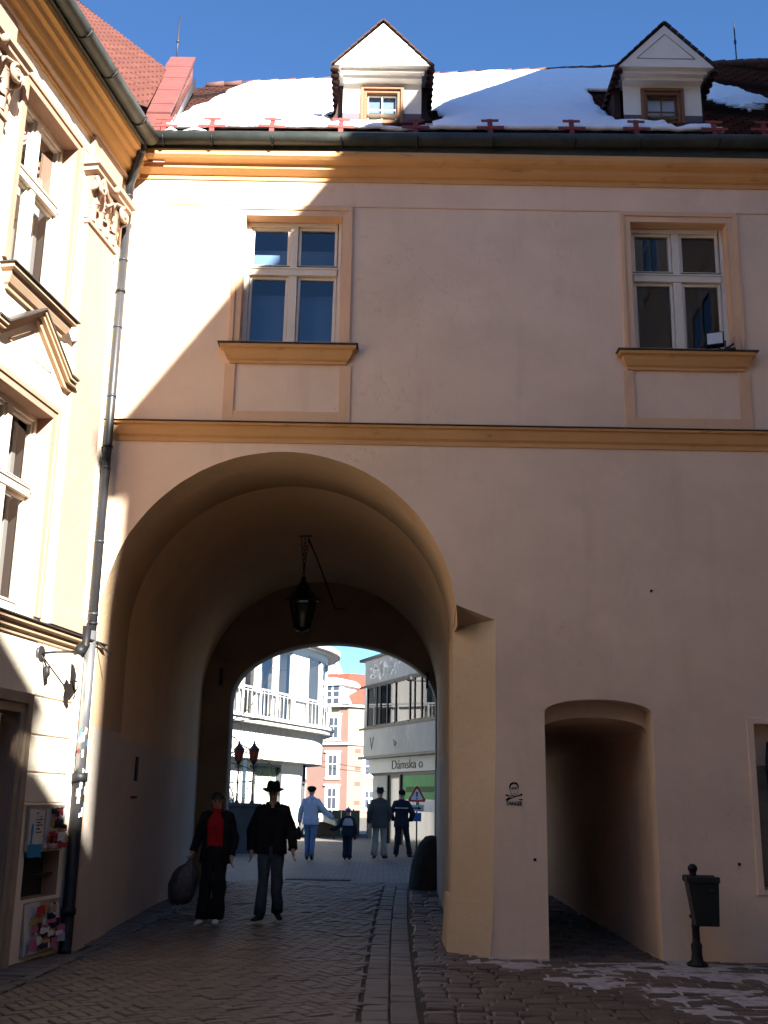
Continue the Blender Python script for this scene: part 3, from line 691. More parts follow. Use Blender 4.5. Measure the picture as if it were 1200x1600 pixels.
def pilaster(x0, x1):
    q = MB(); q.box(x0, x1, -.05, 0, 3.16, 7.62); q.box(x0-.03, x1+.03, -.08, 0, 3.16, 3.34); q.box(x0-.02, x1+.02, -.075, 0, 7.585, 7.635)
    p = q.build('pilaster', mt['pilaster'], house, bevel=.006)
    c = (x0+x1)/2; hw = (x1-x0)/2
    q = MB()
    q.mould(x0+.02, x1-.02, [(.05,7.64),(.055,7.8),(.08,7.98),(.12,8.1)])
    q.mould(x0+.04, x1-.04, [(.13,8.14),(.17,8.16),(.17,8.20),(.20,8.22),(.20,8.28)])
    for row, (zz, hh, cnt, o) in enumerate(((7.65,.2,4,.06),(7.78,.24,3,.075))):       # acanthus leaves
        for k in range(cnt):
            lx = x0 + (k+.5)*(x1-x0)/cnt; ww = (x1-x0)/cnt*.46; rowsL = []
            for t in [j/6 for j in range(7)]:
                z = zz + hh*math.sin(t*1.75)/1; out = o + .02*t + .055*max(0, t-.55)/.45
                wd = ww*(1 - .75*max(0, t-.5)/.5)*(1 + .12*math.cos(t*22))
                rowsL.append([(lx-wd, -out+.02, z),(lx-wd*.4, -out-.008, z),(lx, -out-.022, z),(lx+wd*.4, -out-.008, z),(lx+wd, -out+.02, z)])
            q.grid(rowsL); q.grid([[(a,b+.03,d) for a,b,d in r] for r in rowsL])
    for s_ in (-1, 1):                                                              # volutes
        for base, fl in ((-.15, 0), (-.04, 1)):
            pts = []; rad = []
            for t in range(0, 44):
                a = t*.36; r_ = .098*math.exp(-a*.115)
                u, v = r_*math.cos(a + 1.57), r_*math.sin(a + 1.57)
                if fl == 0: pts.append((c + s_*(hw-.055) - s_*u*-1, base - .012*t/44, 8.04 + v))
                else: pts.append((c + s_*(hw+.045), -.075 + u*.9, 8.04 + v))
                rad.append(.026 - .0004*t)
            q.tube(pts, rad, 6)
            q.lathe([(0,-.02),(.03,-.012),(.03,.012),(0,.02)], 8, (pts[-1][0], pts[-1][1], pts[-1][2]))
        q.tube([(c + s_*(hw-.05), -.15, 8.137),(c + s_*.12,-.12,8.10),(c + s_*.05,-.13,7.98)], [.024,.022,.015], 6)
    q.lathe([(0,-.07),(.04,-.04),(.055,0),(.04,.04),(0,.07)], 8, (c,-.17,8.2))
    q.tube([(c - .1,-.12,7.93),(c,-.15,8.02),(c+.1,-.12,7.93)], .02, 6)
    q.build('capital', mt['pilaster'], p)
    q = MB(); q.box(x0-.03, x1+.03, -.06, 0, 8.29, 8.66); q.build('entablature_block', mt['pilaster'], p, bevel=.005)
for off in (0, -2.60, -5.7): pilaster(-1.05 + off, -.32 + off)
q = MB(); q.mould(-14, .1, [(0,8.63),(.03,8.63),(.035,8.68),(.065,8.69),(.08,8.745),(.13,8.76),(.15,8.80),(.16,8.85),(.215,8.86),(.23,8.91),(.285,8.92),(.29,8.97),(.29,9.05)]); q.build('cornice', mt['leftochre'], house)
q = MB(); q.mould(-14, .1, [(0,8.665),(.07,8.666),(.085,8.68),(.07,8.688)]); q.build('cornice_fillet', mt['pilaster'], house)
q = MB(); q.mould(-14, .05, [(0,8.42),(.01,8.421),(.01,8.435),(0,8.436)]); q.build('frieze_line', mt['trim'], house)
q = MB(); q.tube([(x,-.40,9.07 + .01*math.sin(x)) for x in (-14,-9,-6,-4,-2,-.8,-.33)], .086, 14); q.box(-14,-.3,-.33,-.295,8.98,9.16); gl = q.build('gutter', mt['greenzinc'], house)
q = MB()
for x in (-6.2,-5.1,-4.0,-3.0,-2.25,-1.6,-.75): q.tube([(x,-.40+.094*math.sin(a), 9.07-.094*math.cos(a)) for a in [R(d) for d in range(-90,181,18)]], .014, 6)
q.build('gutter_strap', mt['iron'], gl)
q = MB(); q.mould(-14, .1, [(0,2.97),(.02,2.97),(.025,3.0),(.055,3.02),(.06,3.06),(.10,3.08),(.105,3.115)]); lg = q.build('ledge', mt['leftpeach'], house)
q = MB(); q.mould(-14, .1, [(.105,3.117),(.125,3.12),(.125,3.132),(.01,3.165)]); q.build('ledge_flashing', mt['flash'], lg)
q = MB()
for z0, z1 in ((2.455,2.95),(2.09,2.435),(1.735,2.07),(1.45,1.715)):
    q.box(-1.17,-.31,-.018,0,z0,z1); q.box(-5.5,-2.93,-.018,0,z0,z1)
q.box(-1.17,-.27,-.03,0,1.418,1.44)
q.build('rusticated_course', mt['left_plaster'], house, bevel=.006)
q = MB()
for i0, i1, y0 in ((0,.09,-.03),(.0905,.19,-.055)):
    q.box(DOOR[0]-i1,DOOR[0]-i0,y0,0,-.05,DOOR[3]+i1); q.box(DOOR[1]+i0,DOOR[1]+i1,y0,0,-.05,DOOR[3]+i1); q.box(DOOR[0]-i0,DOOR[1]+i0,y0,0,DOOR[3]+i0,DOOR[3]+i1)
m_grime = M('grimy_stone_frame', (.36,.28,.20), [((.22,.16,.11), .6, 2.5, W1, .4, .7), ((.12,.09,.07), .5, 9, (1,1,.3), .52, .8)], rough=.85, bump=(18,.3,.01))
df = q.build('door', m_grime, house, bevel=.006)
q = MB(); q.box(DOOR[0],DOOR[1],.20,.26,-.05,DOOR[3])
for a in (-2.6,-2.02):
    for b, c_ in ((.2,.9),(1.05,2.1)): q.box(a,a+.45,.17,.1995,b,c_)
q.build('door_leaf', M('dark_green_door', (.02,.025,.025), [((.04,.04,.04), .5, 6, W1, .4, .7)], rough=.6), df, bevel=.01)
q = MB(); q.quad((NICHE[0],.165,NICHE[2]),(NICHE[1],.165,NICHE[2]),(NICHE[1],.165,NICHE[3]),(NICHE[0],.165,NICHE[3])); q.box(NICHE[0],NICHE[1],.06,.09,.75,.77); q.build('vent_niche', mt['soot'], house)
# steep red roof rising behind, with its ridge falling to the brick parapet; street-side roof
inv = Matrix.Rotation(-(R(90)-TH), 4, 'Z') @ Matrix.Translation((-CX,-CY,0))
A0 = Vector((-3.33,14.1,11.93)); B0 = Vector((-2.97,11.62,9.42)); L0 = Vector((-6.62,17.3,16.43)); L1 = B0 + Vector((-.86,-.51,0))*6.5; L2 = L0 + Vector((-.86,-.51,0))*3 
rt = MB(); hx = Vector((.86,.51,0)); upv = Vector((-.51,.86,1)).normalized(); nrm = hx.cross(upv)
fr = Matrix((hx, upv, nrm)).transposed().to_4x4(); fr.translation = A0
loc2 = fr.inverted()
def plane_pt(p):                                    # drop onto the roof plane
    q_ = loc2 @ p; return Vector((q_.x, q_.y, 0))
P = [plane_pt(p) for p in (B0, A0, L0, L1)]
NRr = 34; y0r = min(p.y for p in P); y1r = max(p.y for p in P)
def xr_at(y):                                       # clip each tile row to the outline
    xs_ = []
    for i in range(4):
        a, b = P[i], P[(i+1)%4]
        if (a.y - y)*(b.y - y) <= 0 and abs(a.y-b.y) > 1e-6: xs_.append(a.x + (b.x-a.x)*(y-a.y)/(b.y-a.y))
    return (min(xs_), max(xs_)) if len(xs_) > 1 else None
yy = y0r + .01
while yy < y1r - .15:
    r0, r1 = xr_at(yy), xr_at(min(yy+.15, y1r-.001))
    if r0 and r1:
        rt.quad((r0[0],yy,.03),(r0[1],yy,.03),(r1[1],yy+.15,.0),(r1[0],yy+.15,.0)); rt.quad((r0[0],yy,0),(r0[1],yy,0),(r0[1],yy,.03),(r0[0],yy,.03))
    yy += .15
ro = rt.build('roof', mt['redtile'], house); ro.matrix_local = inv @ fr
hp = MB(); k = 24
for i in range(k):
    a, b = A0.lerp(L0, i/k), A0.lerp(L0, (i+1.06)/k); hp.tube([inv @ (a + Vector((0,0,.03))), inv @ (b + Vector((0,0,.05)))], [.075,.085], 8)
hp.build('ridge_tiles', mt['redcap'], ro).matrix_local = ro.matrix_local.inverted()
bk = MB(); bk.quad(inv@A0, inv@L0, inv@(L0+Vector((3,5,-6))), inv@(A0+Vector((2,5,-3)))); bk.quad(inv@L1, inv@L0, inv@(L0+Vector((-4,2,-6))), inv@(L1+Vector((-2,2,0))))
bk.quad((-14,-.34,9.12),(-.3,-.34,9.12),(.0,4,10.9),(-14,4,12.6)); bk.quad((-14,4,12.6),(0,4,10.9),(0,8,9),(-14,8,9))
bk.build('rear_roof', mt['rooftile'], house)
# ------------------------------------------------------------------ downpipe in the corner
pipe = thing('downpipe', 'grey zinc downpipe with swan neck in the corner between the two facades', 'drainpipe', (-3.115, 11.775, 0))
q = MB(); q.tube([(.17,-.25,9.10),(.165,-.24,8.96),(.14,-.20,8.90),(.045,-.06,8.70),(0,0,8.62),(0,0,8.45)], .052, 12); q.tube([(.165,-.24,8.965),(.15,-.215,8.92)], .058, 12); q.build('swan_neck', mt['zinc'], pipe)
q = MB(); q.tube([(0,0,8.47),(0,0,5.6),(0,0,3.22)], .05, 14)
for z in (8.44,7.6,6.75,5.9,5.05,4.2,3.4): q.tube([(0,0,z),(0,0,z+.03)], .0545, 14)
q.build('pipe', mt['zinc'], pipe)
q = MB(); q.tube([(0,0,3.23),(.005,-.005,1.72)], .056, 14); q.build('pipe_sleeve', mt['bright_zinc'], pipe)
q = MB()
for z in (7.2,5.3,3.3,1.95):
    q.tube([(0,0,z),(0,0,z+.025)], .06, 12); q.tube([(-.05,.0,z+.012),(-.09,.05,z+.012)], .01, 6)
q.tube([(.02,.06,3.14),(.20,.10,3.0)], .012, 6)
q.build('pipe_clamp', mt['iron'], pipe)
q = MB(); q.tube([(.005,-.005,1.74),(.005,-.005,.06),(.02,-.10,-.02)], .064, 14); q.tube([(.005,-.005,1.66),(.005,-.005,1.75)], .08, 14); q.tube([(.005,-.005,.36),(.005,-.005,.42)], .078, 14); q.build('cast_iron_foot', mt['iron'], pipe)
q = MB()
for i in range(16):
    a = random.uniform(-2.4,-.3); z = random.uniform(1.25,2.15) ; r_ = .0665 if z < 1.66 else .0575; h_ = random.uniform(.03,.09); da = random.uniform(.25,.7)
    q.m = random.choice((0,0,1,2)) ; q.grid([[(.005 + r_*math.cos(a+da*j/4), -.005 + r_*math.sin(a+da*j/4), zz + random.uniform(-.012,.012)) for j in range(5)] for zz in (z, z+h_)])
q.build('sticker_scrap', [mt['poster_w'], M('blue_paper', (.03,.22,.45), rough=.8), M('red_paper', (.40,.03,.03), rough=.8)], pipe)
# ------------------------------------------------------------------ notice boards with torn posters
papers = [mt['poster_w'], bpy.data.materials['blue_paper'], bpy.data.materials['red_paper'], M('black_print', (.02,.02,.025), rough=.8), M('ochre_print', (.45,.30,.12), rough=.8), M('pink_print', (.45,.12,.22), rough=.8), M('pale_blue_print', (.30,.36,.55), rough=.8)]
def torn(mb, x0, x1, z0, z1, y, m, jag=.012, kk=3):
    mb.m = m; pts = []
    for a, b in (((x0,z0),(x1,z0)),((x1,z0),(x1,z1)),((x1,z1),(x0,z1)),((x0,z1),(x0,z0))):
        for i in range(kk):
            t = i/kk; pts.append((a[0]+(b[0]-a[0])*t + random.uniform(-jag,jag), y, a[1]+(b[1]-a[1])*t + random.uniform(-jag,jag)))
    mb.poly(pts)
def board(name, label, X, z, w, h, rot, spec):
    P_ = lw(X, .022, z); t = thing(name, label, 'notice board', P_, R(90)-TH); t.rotation_euler.x = rot
    q = MB(); q.box(0,w,-.012,.012,0,h); q.build('panel', M('board_ply', (.36,.30,.24), [((.22,.17,.13), .6, 5, W1, .4, .7)], rough=.85), t, bevel=.004)
    q = MB(); 
    for i, (a,b,c_,d,m_) in enumerate(spec): torn(q, a*w, b*w, c_*h, d*h, -.0135 - .0012*i, m_, jag=.005 + .004*(i > 1))
    q.build('poster', papers, t); return t
random.seed(3)
def scraps(k, x0=.05, x1=.95, z0=.05, z1=.95):
    o = []
    for i in range(k):
        a, b = random.uniform(x0, x1-.18), random.uniform(z0, z1-.15); o.append((a, a+random.uniform(.07,.25), b, b+random.uniform(.06,.22), random.choice((0,0,2,3,3,4,5,6,0))))
    return o
up = board('notice_board', 'upper board with white and blue torn posters, under the sunlit wall', -1.07, 1.0, .78, .41, 0, [(.02,.42,.12,.93,0),(.46,.98,.05,.96,0),(.02,.4,-.14,.16,1),(.08,.14,.16,.62,1)] + [(.18,.18+.2*((i*7)%5+3)/7,.84-.07*i,.855-.07*i,3) for i in range(7)] + scraps(34, .46, 1.0, .0, 1.0))
lo = board('notice_board', 'lower board with red, pink and black torn posters, leaning on the wall at the ground', -.95, .04, .80, .50, R(-4), [(.03,.5,.03,.95,0),(.5,.96,.06,.9,0)] + scraps(60))
# ------------------------------------------------------------------ lamp on a bracket and hook
P_ = lw(-1.12, 0, 2.86); t = thing('wall_spotlight', 'small dark spotlight on a thin bracket arm under the left ledge', 'spotlight', P_, R(90)-TH)
q = MB(); q.tube([(0,0,0),(0,-.03,0)], .075, 14); q.build('wall_plate', mt['zinc'], t)
q = MB(); q.tube([(0,-.03,0),(.05,-.16,.02),(.16,-.34,.035)], .012, 6); q.tube([(0,-.03,-.02),(.06,-.06,-.12)], .01, 6); q.build('arm', mt['iron'], t)
q = MB(); q.tube([(.15,-.34,.0),(.19,-.36,.09)], [.055,.06], 12); q.tube([(.19,-.36,.05),(.235,-.37,.10),(.235,-.37,.3)], [.035,.04,.045], 10); q.build('lamp_housing', mt['iron'], t)
q = MB(); q.lathe([(0,-.14),(.03,-.13),(.042,-.08),(.035,-.02),(.03,.0)], 10, (.155,-.34,0)); q.build('bulb', M('frosted_bulb', (.5,.5,.48), rough=.25, spec=.5), t)
q = MB(); q.tube([(.06,-.06,-.12),(.07,-.07,-.2),(.065,-.06,-.26)], [.035,.03,.005], 8); q.build('junction_box', mt['iron'], t)
P_ = lw(-.42, 0, 2.60); t = tag(MB(), 'x', 'x') if 0 else None
q = MB(); q.tube([(0,0,.06),(0,-.05,.05),(0,-.06,.0),(.05,-.06,-.05),(.1,-.06,0),(.1,-.05,.07),(.1,0,.08)], .008, 6)
tag(q.build('wall_hook', mt['iron'], None, loc=P_, rot=(0,0,R(90)-TH)), 'small bent iron hook on the white wall below the spotlight', 'hook')
# ------------------------------------------------------------------ hanging lantern in the tunnel
t = thing('hanging_lantern', 'black iron lantern hanging on a chain under the tunnel vault', 'lantern', (-1.2, 16.4, 3.98))
q = MB(); hexr = lambda r, z, ph=0: [(r*math.cos(R(60*i+ph)), r*math.sin(R(60*i+ph)), z) for i in range(6)]
q.grid([hexr(.245,.44), hexr(.245,.46), hexr(.13,.60), hexr(.07,.70), hexr(.05,.74)], True, False); q.poly(hexr(.245,.44)); q.lathe([(.0,.83),(.035,.80),(.04,.77),(.02,.74),(.0,.72)], 10)
for i in range(6): q.tube([Vector(hexr(.24,.45)[i]), Vector(hexr(.27,.50)[i])], [.012,.004], 5)
q.build('cap', mt['iron'], t)
q = MB()
for i in range(6): q.tube([hexr(.2,.44)[i], hexr(.115,.03)[i]], .012, 5)
for z, r_ in ((.03,.115),(.435,.2)): 
    h_ = hexr(r_, z); q.tube(h_ + [h_[0]], .011, 5)
q.lathe([(0,-.04),(.03,-.02),(.10,.0),(.118,.03)], 12); q.build('frame', mt['iron'], t)
q = MB(); q.grid([hexr(.113,.03), hexr(.197,.44)], True, False); q.build('glass_pane', glass_mat('lantern_glass', 1.2, (.85,.82,.75)), t)
q = MB(); q.lathe([(0,.3),(.03,.27),(.035,.2),(.02,.12),(.02,.03)], 10); q.build('bulb', bpy.data.materials['frosted_bulb'], t)
q = MB(); k = 12
for i in range(k):
    z = .82 + i*(.62/k); a = (i % 2)*math.pi/2
    q.tube([(.018*math.cos(b)*math.cos(a), .018*math.cos(b)*math.sin(a), z + .03 + .034*math.sin(b)) for b in [R(45*j) for j in range(9)]], .005, 4)
q.tube([(-.05,0,1.47),(-.05,0,1.36),(0,0,.86)], .006, 4); q.tube([(.05,0,1.47),(.05,0,1.36),(0,0,.86)], .006, 4); q.box(-.1,.1,-.03,.03,1.445,1.48)
q.build('chain', mt['iron'], t)
q = MB(); q.tube([(.05,.02,1.42),(.2,.25,1.1),(.36,.5,.7),(.46,.7,.45),(.62,.7,.46)], .012, 5); q.build('cable', mt['iron'], t)
# ------------------------------------------------------------------ litter bin on its post
t = thing('litter_bin', 'dark litter bin on a short cast iron post by the passage', 'bin', (3.15, 11.55, 0), R(-6))
q = MB(); q.lathe([(0,.0),(.10,.0),(.105,.03),(.06,.06),(.05,.12),(.055,.2),(.038,.23),(.036,.36),(.045,.37),(.036,.39),(.034,.90)], 14); q.lathe([(.034,.88),(.045,.90),(.05,.925),(.03,.955),(0,.965)], 12); q.build('post', mt['iron'], t)
q = MB(); q.add([(-.02,-.22,.40),(.19,-.22,.40),(.19,.02,.40),(-.02,.02,.40),(-.085,-.25,.84),(.20,-.25,.84),(.20,.03,.84),(-.085,.03,.84)], [(0,3,2,1),(0,1,5,4),(1,2,6,5),(2,3,7,6),(3,0,4,7)])
q.box(-.095,.21,-.26,-.248,.80,.85); q.box(-.095,.21,.028,.04,.80,.85)
bn = q.build('bin', M('dark_green_bin', (.018,.02,.019), [((.04,.04,.04), .5, 9, W1, .5, .8)], rough=.4), t, bevel=.008, solid=.012)
q = MB(); q.box(-.055,.055,-.005,.05,.76,.79); q.box(-.05,.05,-.005,.05,.45,.48); q.tube([(.13,-.262,.72),(.13,-.262,.735)], .02, 8); q.build('clamp', mt['zinc'], t)
# ------------------------------------------------------------------ floodlight on the right window sill
t = thing('floodlight', 'small floodlight with pale glass standing on the right window sill', 'floodlight', (3.80, 11.80, 6.605), R(-20))
q = MB(); q.prism([(-.10,-.05,.06),(.10,-.05,.06),(.10,.03,.05),(-.10,.03,.05)], (0,.02,.17)); hd = q.build('housing', mt['iron'], t, bevel=.006)
q = MB(); q.quad((-.085,-.054,.075),(.085,-.054,.075),(.085,-.036,.215),(-.085,-.036,.215)); q.build('front_glass', M('pale_reflector', (.5,.52,.5), rough=.2, spec=.6), hd)
q = MB(); q.tube([(-.11,0,.12),(-.11,0,.01),(.11,0,.01),(.11,0,.12)], .01, 6); q.box(-.14,.22,-.03,.03,-.004,.012); q.tube([(.1,0,.02),(.16,.02,.05),(.2,.02,.08)], .012, 6); q.build('bracket', mt['iron'], t)
# ------------------------------------------------------------------ stencil on the pier
t = thing('stencil_graffiti', 'black stencil of a face over crossed bones with lettering on the pier', 'graffiti', (1.415, 11.8965, 1.62))
ink = M('black_spray_paint', (.012,.011,.011), [((.05,.04,.035), .4, 60, W1, .55, .75)], rough=.9)
def stroke(mb, pts, wd):
    L_, R_ = [], []
    for i, p in enumerate(pts):
        a = Vector(pts[max(i-1,0)]); b = Vector(pts[min(i+1,len(pts)-1)]); d = (b-a).normalized(); wv = wd[i] if isinstance(wd, (list,tuple)) else wd
        L_.append((p[0]-d.y*wv/2, 0, p[1]+d.x*wv/2)); R_.append((p[0]+d.y*wv/2, 0, p[1]-d.x*wv/2))
    mb.grid([L_, R_], smooth=False)
q = MB()
stroke(q, [(-.042,.035),(-.046,.065),(-.034,.092),(-.005,.106),(.025,.1),(.042,.08),(.045,.05)], [.006,.016,.022,.02,.02,.016,.006])
stroke(q, [(-.03,.052),(-.008,.056),(0,.05),(.012,.057),(.034,.053)], [.008,.012,.004,.012,.008]); stroke(q, [(-.028,.042),(-.01,.043)], .004); stroke(q, [(.01,.043),(.03,.043)], .004)
stroke(q, [(-.04,.03),(-.034,.0),(-.018,-.022),(.002,-.03),(.02,-.022),(.036,.0),(.042,.03)], [.004,.006,.009,.006,.004,.004,.003])
stroke(q, [(-.012,.002),(0,-.001),(.014,.003)], .005); stroke(q, [(.002,.04),(-.003,.022),(.005,.02)], .003); stroke(q, [(-.005,-.014),(.008,-.014)], .005)
q.build('face', ink, t)
q = MB()
stroke(q, [(-.085,-.075),(-.06,-.055),(-.02,-.045),(.02,-.03),(.055,-.022),(.085,-.008)], [.022,.026,.01,.009,.012,.02]); stroke(q, [(-.09,-.018),(-.05,-.028),(-.015,-.03)], [.018,.01,.004]); stroke(q, [(.04,-.055),(.062,-.066),(.085,-.06)], [.004,.012,.016])
q.build('bones', ink, t)
me = text_mesh('DANGER', .056, .0005, 'CENTER', .0015); me.materials.append(ink); o = link('lettering', me, t, (0,0,-.122), (R(90),0,0)); o.scale.x = .72
for (x, z) in ((1.62,.96),(3.73,.95),(2.95,3.8)):
    sp = MB(); sp.tube([(x,11.899,z),(x,11.885,z)], .016, 8); sp.build('wall_bolt', mt['iron'], gate, loc=(0,-YF,0))
# ------------------------------------------------------------------ white rounded building beyond the gate
m_white = M('white_render', (.66,.65,.62), [((.66,.65,.62), .5, .7, W1, .4, .7), ((.45,.43,.40), .4, 2.5, (3,3,.15), .58, .8)], rough=.85, bump=(15,.2,.01), spec=.2)
m_bars = M('white_bars', (.45,.45,.45), rough=.5)
wb = thing('rounded_building', 'white building with rounded corner, curved balcony and big upper windows, seen through the arch', 'building', (0,0,0))
u_ = Vector((.354,.935)); nl_ = Vector((-.935,.354)); ctr = Vector((-7.9,43.3))
def cv(s, Rr):
    """point of the curved wall line: s<0 along the straight front, s>0 along the rounded end (arc length at radius 2.75)"""
    s = s + 1.6; Rr = Rr + 3.05
    if s <= 0: p = ctr - nl_*Rr + u_*s
    else:
        a = s/5.8; o = -nl_; p = ctr + Vector((o.x*math.cos(a) - o.y*math.sin(a), o.x*math.sin(a) + o.y*math.cos(a)))*Rr
    return p
def strip(mb, s0, s1, Rr, z0, z1, step=.3, smooth=True, th=0):
    k = max(1, int(abs(s1-s0)/step)); A = [cv(s0 + (s1-s0)*i/k, Rr) for i in range(k+1)]
    mb.grid([[(p.x,p.y,z0) for p in A], [(p.x,p.y,z1) for p in A]], smooth=smooth)
def band(mb, s0, s1, R0, R1, z0, z1, step=.3):
    """solid curved band between two radii"""
    k = max(1, int(abs(s1-s0)/step)); A = [cv(s0 + (s1-s0)*i/k, R0) for i in range(k+1)]; B = [cv(s0 + (s1-s0)*i/k, R1) for i in range(k+1)]
    P = lambda L, z: [(p.x,p.y,z) for p in L]
    mb.grid([P(A,z0), P(B,z0), P(B,z1), P(A,z1), P(A,z0)], smooth=False)
    for i in (0, -1): mb.poly([P(A,z0)[i], P(B,z0)[i], P(B,z1)[i], P(A,z1)[i]])
q = MB()
WN = [(-11.4,-10.1),(-9.9,-8.7),(-8.5,-7.4),(-7.2,-6.25),(-6.05,-4.9),(-4.7,-3.5),(-2.2,-.9),(-.78,.45),(.57,1.5),(1.6,2.4)]
prev = -16
for a, b in WN + [(7.2, 7.2)]:
    strip(q, prev, a, 2.75, 4.25, 7.0); prev = b
    if b > a: strip(q, a, b, 2.75, 6.72, 7.0)
strip(q, -16, -4.95, 2.1, .1, 2.9); strip(q, -2.86, -.75, 2.1, .1, 2.9); strip(q, -4.95, -2.86, 2.1, 2.75, 2.9)
a, b = cv(-.75, 2.1), cv(-.75, 1.5); q.quad((a.x,a.y,.1),(b.x,b.y,.1),(b.x,b.y,2.9),(a.x,a.y,2.9))
p0, p1 = cv(-16,2.75), cv(7.2,2.75); q.quad((p0.x,p0.y,.1),(p1.x,p1.y,.1),(p1.x,p1.y,7),(p0.x,p0.y,7))
q.build('wall', m_white, wb)
q = MB()                                              # ribbed apron over the ground floor
k = 220; A = [cv(-16 + 23*i/k, 2.62 + (.025 if (i//1) % 2 else 0)) for i in range(k+1)]
q.grid([[(p.x,p.y,2.85) for p in A], [(p.x,p.y,3.95) for p in A]], smooth=False); B = [cv(-16 + 23*i/k, 1.2) for i in range(k+1)]
q.grid([[(p.x,p.y,2.85) for p in A], [(p.x,p.y,2.86) for p in B]], smooth=False)
q.build('ribbed_cladding', M('streaked_white_ribs', (.62,.61,.58), [((.30,.29,.27), .75, 3.5, (3,3,.08), .5, .75), ((.42,.41,.39), .5, 9, (3,3,.05), .5, .75)], rough=.85), wb)
q = MB(); band(q, -16, 7.2, 2.3, 2.98, 3.95, 4.22); band(q, -16, 7.2, 2.5, 3.06, 4.10, 4.20); q.build('balcony_slab', m_white, wb)
q = MB(); band(q, -16, 7.2, .5, 3.2, 7.0, 7.12); band(q, -16, 7.2, 2.3, 3.0, 6.93, 6.999); band(q, -16, 7.2, 3.2, 3.24, 6.98, 7.16)
q.build('canopy_roof', M('grey_white_canopy', (.50,.50,.49), [((.38,.38,.38), .5, 2, W1, .4, .7)], rough=.8), wb)
q = MB(); strip(q, -14, 5, 1.6, 7.12, 8.6); q.build('attic_wall', m_white, wb)
for a, b in WN:
    q = MB(); band(q, a, a+.07, 2.66, 2.76, 4.25, 6.72); band(q, b-.07, b, 2.66, 2.76, 4.25, 6.72); band(q, a, b, 2.66, 2.76, 6.64, 6.72); band(q, a, b, 2.66, 2.76, 4.95, 5.03)
    wq = q.build('window', m_bars, wb)
    q = MB(); strip(q, a, b, 2.7, 4.25, 6.72); q.build('pane', glass_mat('grey_window_glass', .16, (.85,.85,.83)) if 'grey_window_glass' not in bpy.data.materials else bpy.data.materials['grey_window_glass'], wq)
    q = MB(); strip(q, a-.05, b+.05, 1.9, 4.25, 6.8)
    a_, b_ = cv(a,2.65), cv(a,1.9); q.build('room', M('grey_room', (.085,.085,.085), [((.035,.037,.042), .6, 1.2, W1, .4, .7), ((.16,.16,.16), .6, 2.2, (3,3,.3), .55, .75)], rough=.9) if 'grey_room' not in bpy.data.materials else bpy.data.materials['grey_room'], wq)
q = MB(); band(q, -16, 7.0, 2.90, 2.95, 5.05, 5.11)
s = -15.9
while s < 6.8:
    if not (-3.5 < s < -2.2): p = cv(s, 2.92); q.box(p.x-.009,p.x+.009,p.y-.009,p.y+.009,4.22,5.05)
    s += .30
for s in [-15 + 1.25*i for i in range(18)]: p = cv(s, 2.92); q.box(p.x-.03,p.x+.03,p.y-.03,p.y+.03,4.22,5.06)
q.build('railing', m_bars, wb)
k = 60; A = [cv(-4.95 + 2.09*i/k, 1.95 + .03*math.sin(i*1.9)) for i in range(k+1)]; q = MB(); q.grid([[(p.x,p.y,.12) for p in A],[(p.x,p.y,2.75) for p in A]])
dq = q.build('curtained_door', M('pale_green_curtain', (.42,.52,.42), [((.3,.4,.33), .5, 3, (4,4,.2), .4, .7)], rough=.9), wb)
q = MB(); band(q, -4.95,-4.85,2.0,2.13,.12,2.75); band(q, -2.96,-2.86,2.0,2.13,.12,2.75); band(q,-4.85,-2.96,2.0,2.13,2.66,2.75); q.build('frame', M('dark_grey_frame', (.06,.06,.065), rough=.5), dq)
q = MB(); strip(q, -5.75, -5.5, 2.11, .3, 2.8, .1); q.build('dark_window', M('dark_pane', (.02,.025,.035), rough=.1, spec=.6), wb)
m_shopwin = M('grey_shop_glass', (.14,.15,.15), [((.26,.25,.23), .6, .9, (1,1,.5), .45, .7), ((.05,.05,.055), .6, 2.3, (2,2,.4), .5, .75)], rough=.08, spec=.7)
q = MB(); strip(q, -.75, 7, 1.95, .12, 2.87); se = q.build('shop_entrance', m_shopwin, wb)
q = MB()
for s in (-.7,.55,1.9,3.3): band(q, s, s+.09, 1.94, 2.02, .12, 2.87)
band(q, -.75, 7, 1.94, 2.02, 2.15, 2.22); q.build('frame', bpy.data.materials['dark_grey_frame'], se)
# ------------------------------------------------------------------ grey building on the right, with bay and shop sign
m_grey = M('stained_grey_panel', (.27,.29,.31), [((.18,.20,.22), .6, .8, W1, .4, .7), ((.42,.42,.42), .5, 2.5, (1,1,.6), .55, .72), ((.12,.13,.14), .4, 4, (2,2,.3), .55, .8)], rough=.6, bump=(12,.2,.01))
m_peel = M('peeling_white', (.55,.56,.58), [((.28,.30,.32), .9, 4, W1, .45, .6)], rough=.7)
m_dark = M('dark_bay_frame', (.025,.028,.032), rough=.45, metal=.3)
al = math.atan2(-.93, .36)
gb_ = thing('bay_building', 'grey building with glazed bay, faded letters and shop sign, right through the arch', 'building', (-.65, 40.0, 0), al)
q = MB(); q.box(.0,14,.45,9,.05,6.2); q.box(.26,14,-.0,.449,3.06,4.0); q.box(.26,14,.0,.449,5.5,6.42); q.build('wall', m_grey, gb_)
q = MB(); q.tube([(.26,.47,3.06),(.26,.47,6.42)], .468, 28, smooth=True); q.build('rounded_corner', m_grey, gb_)
q = MB(); q.box(-.26,14,-.06,.5,6.42,6.52); q.box(-.24,14,-.045,.4,2.98,3.06); q.box(-.22,14,-.04,.0,3.98,4.05); q.box(-.22,14,-.04,.0,5.46,5.53); q.build('dark_edge', m_dark, gb_)
bx = [.48,1.36,2.39,3.15,4.37,5.33,6.45,7.5,8.6,9.7]
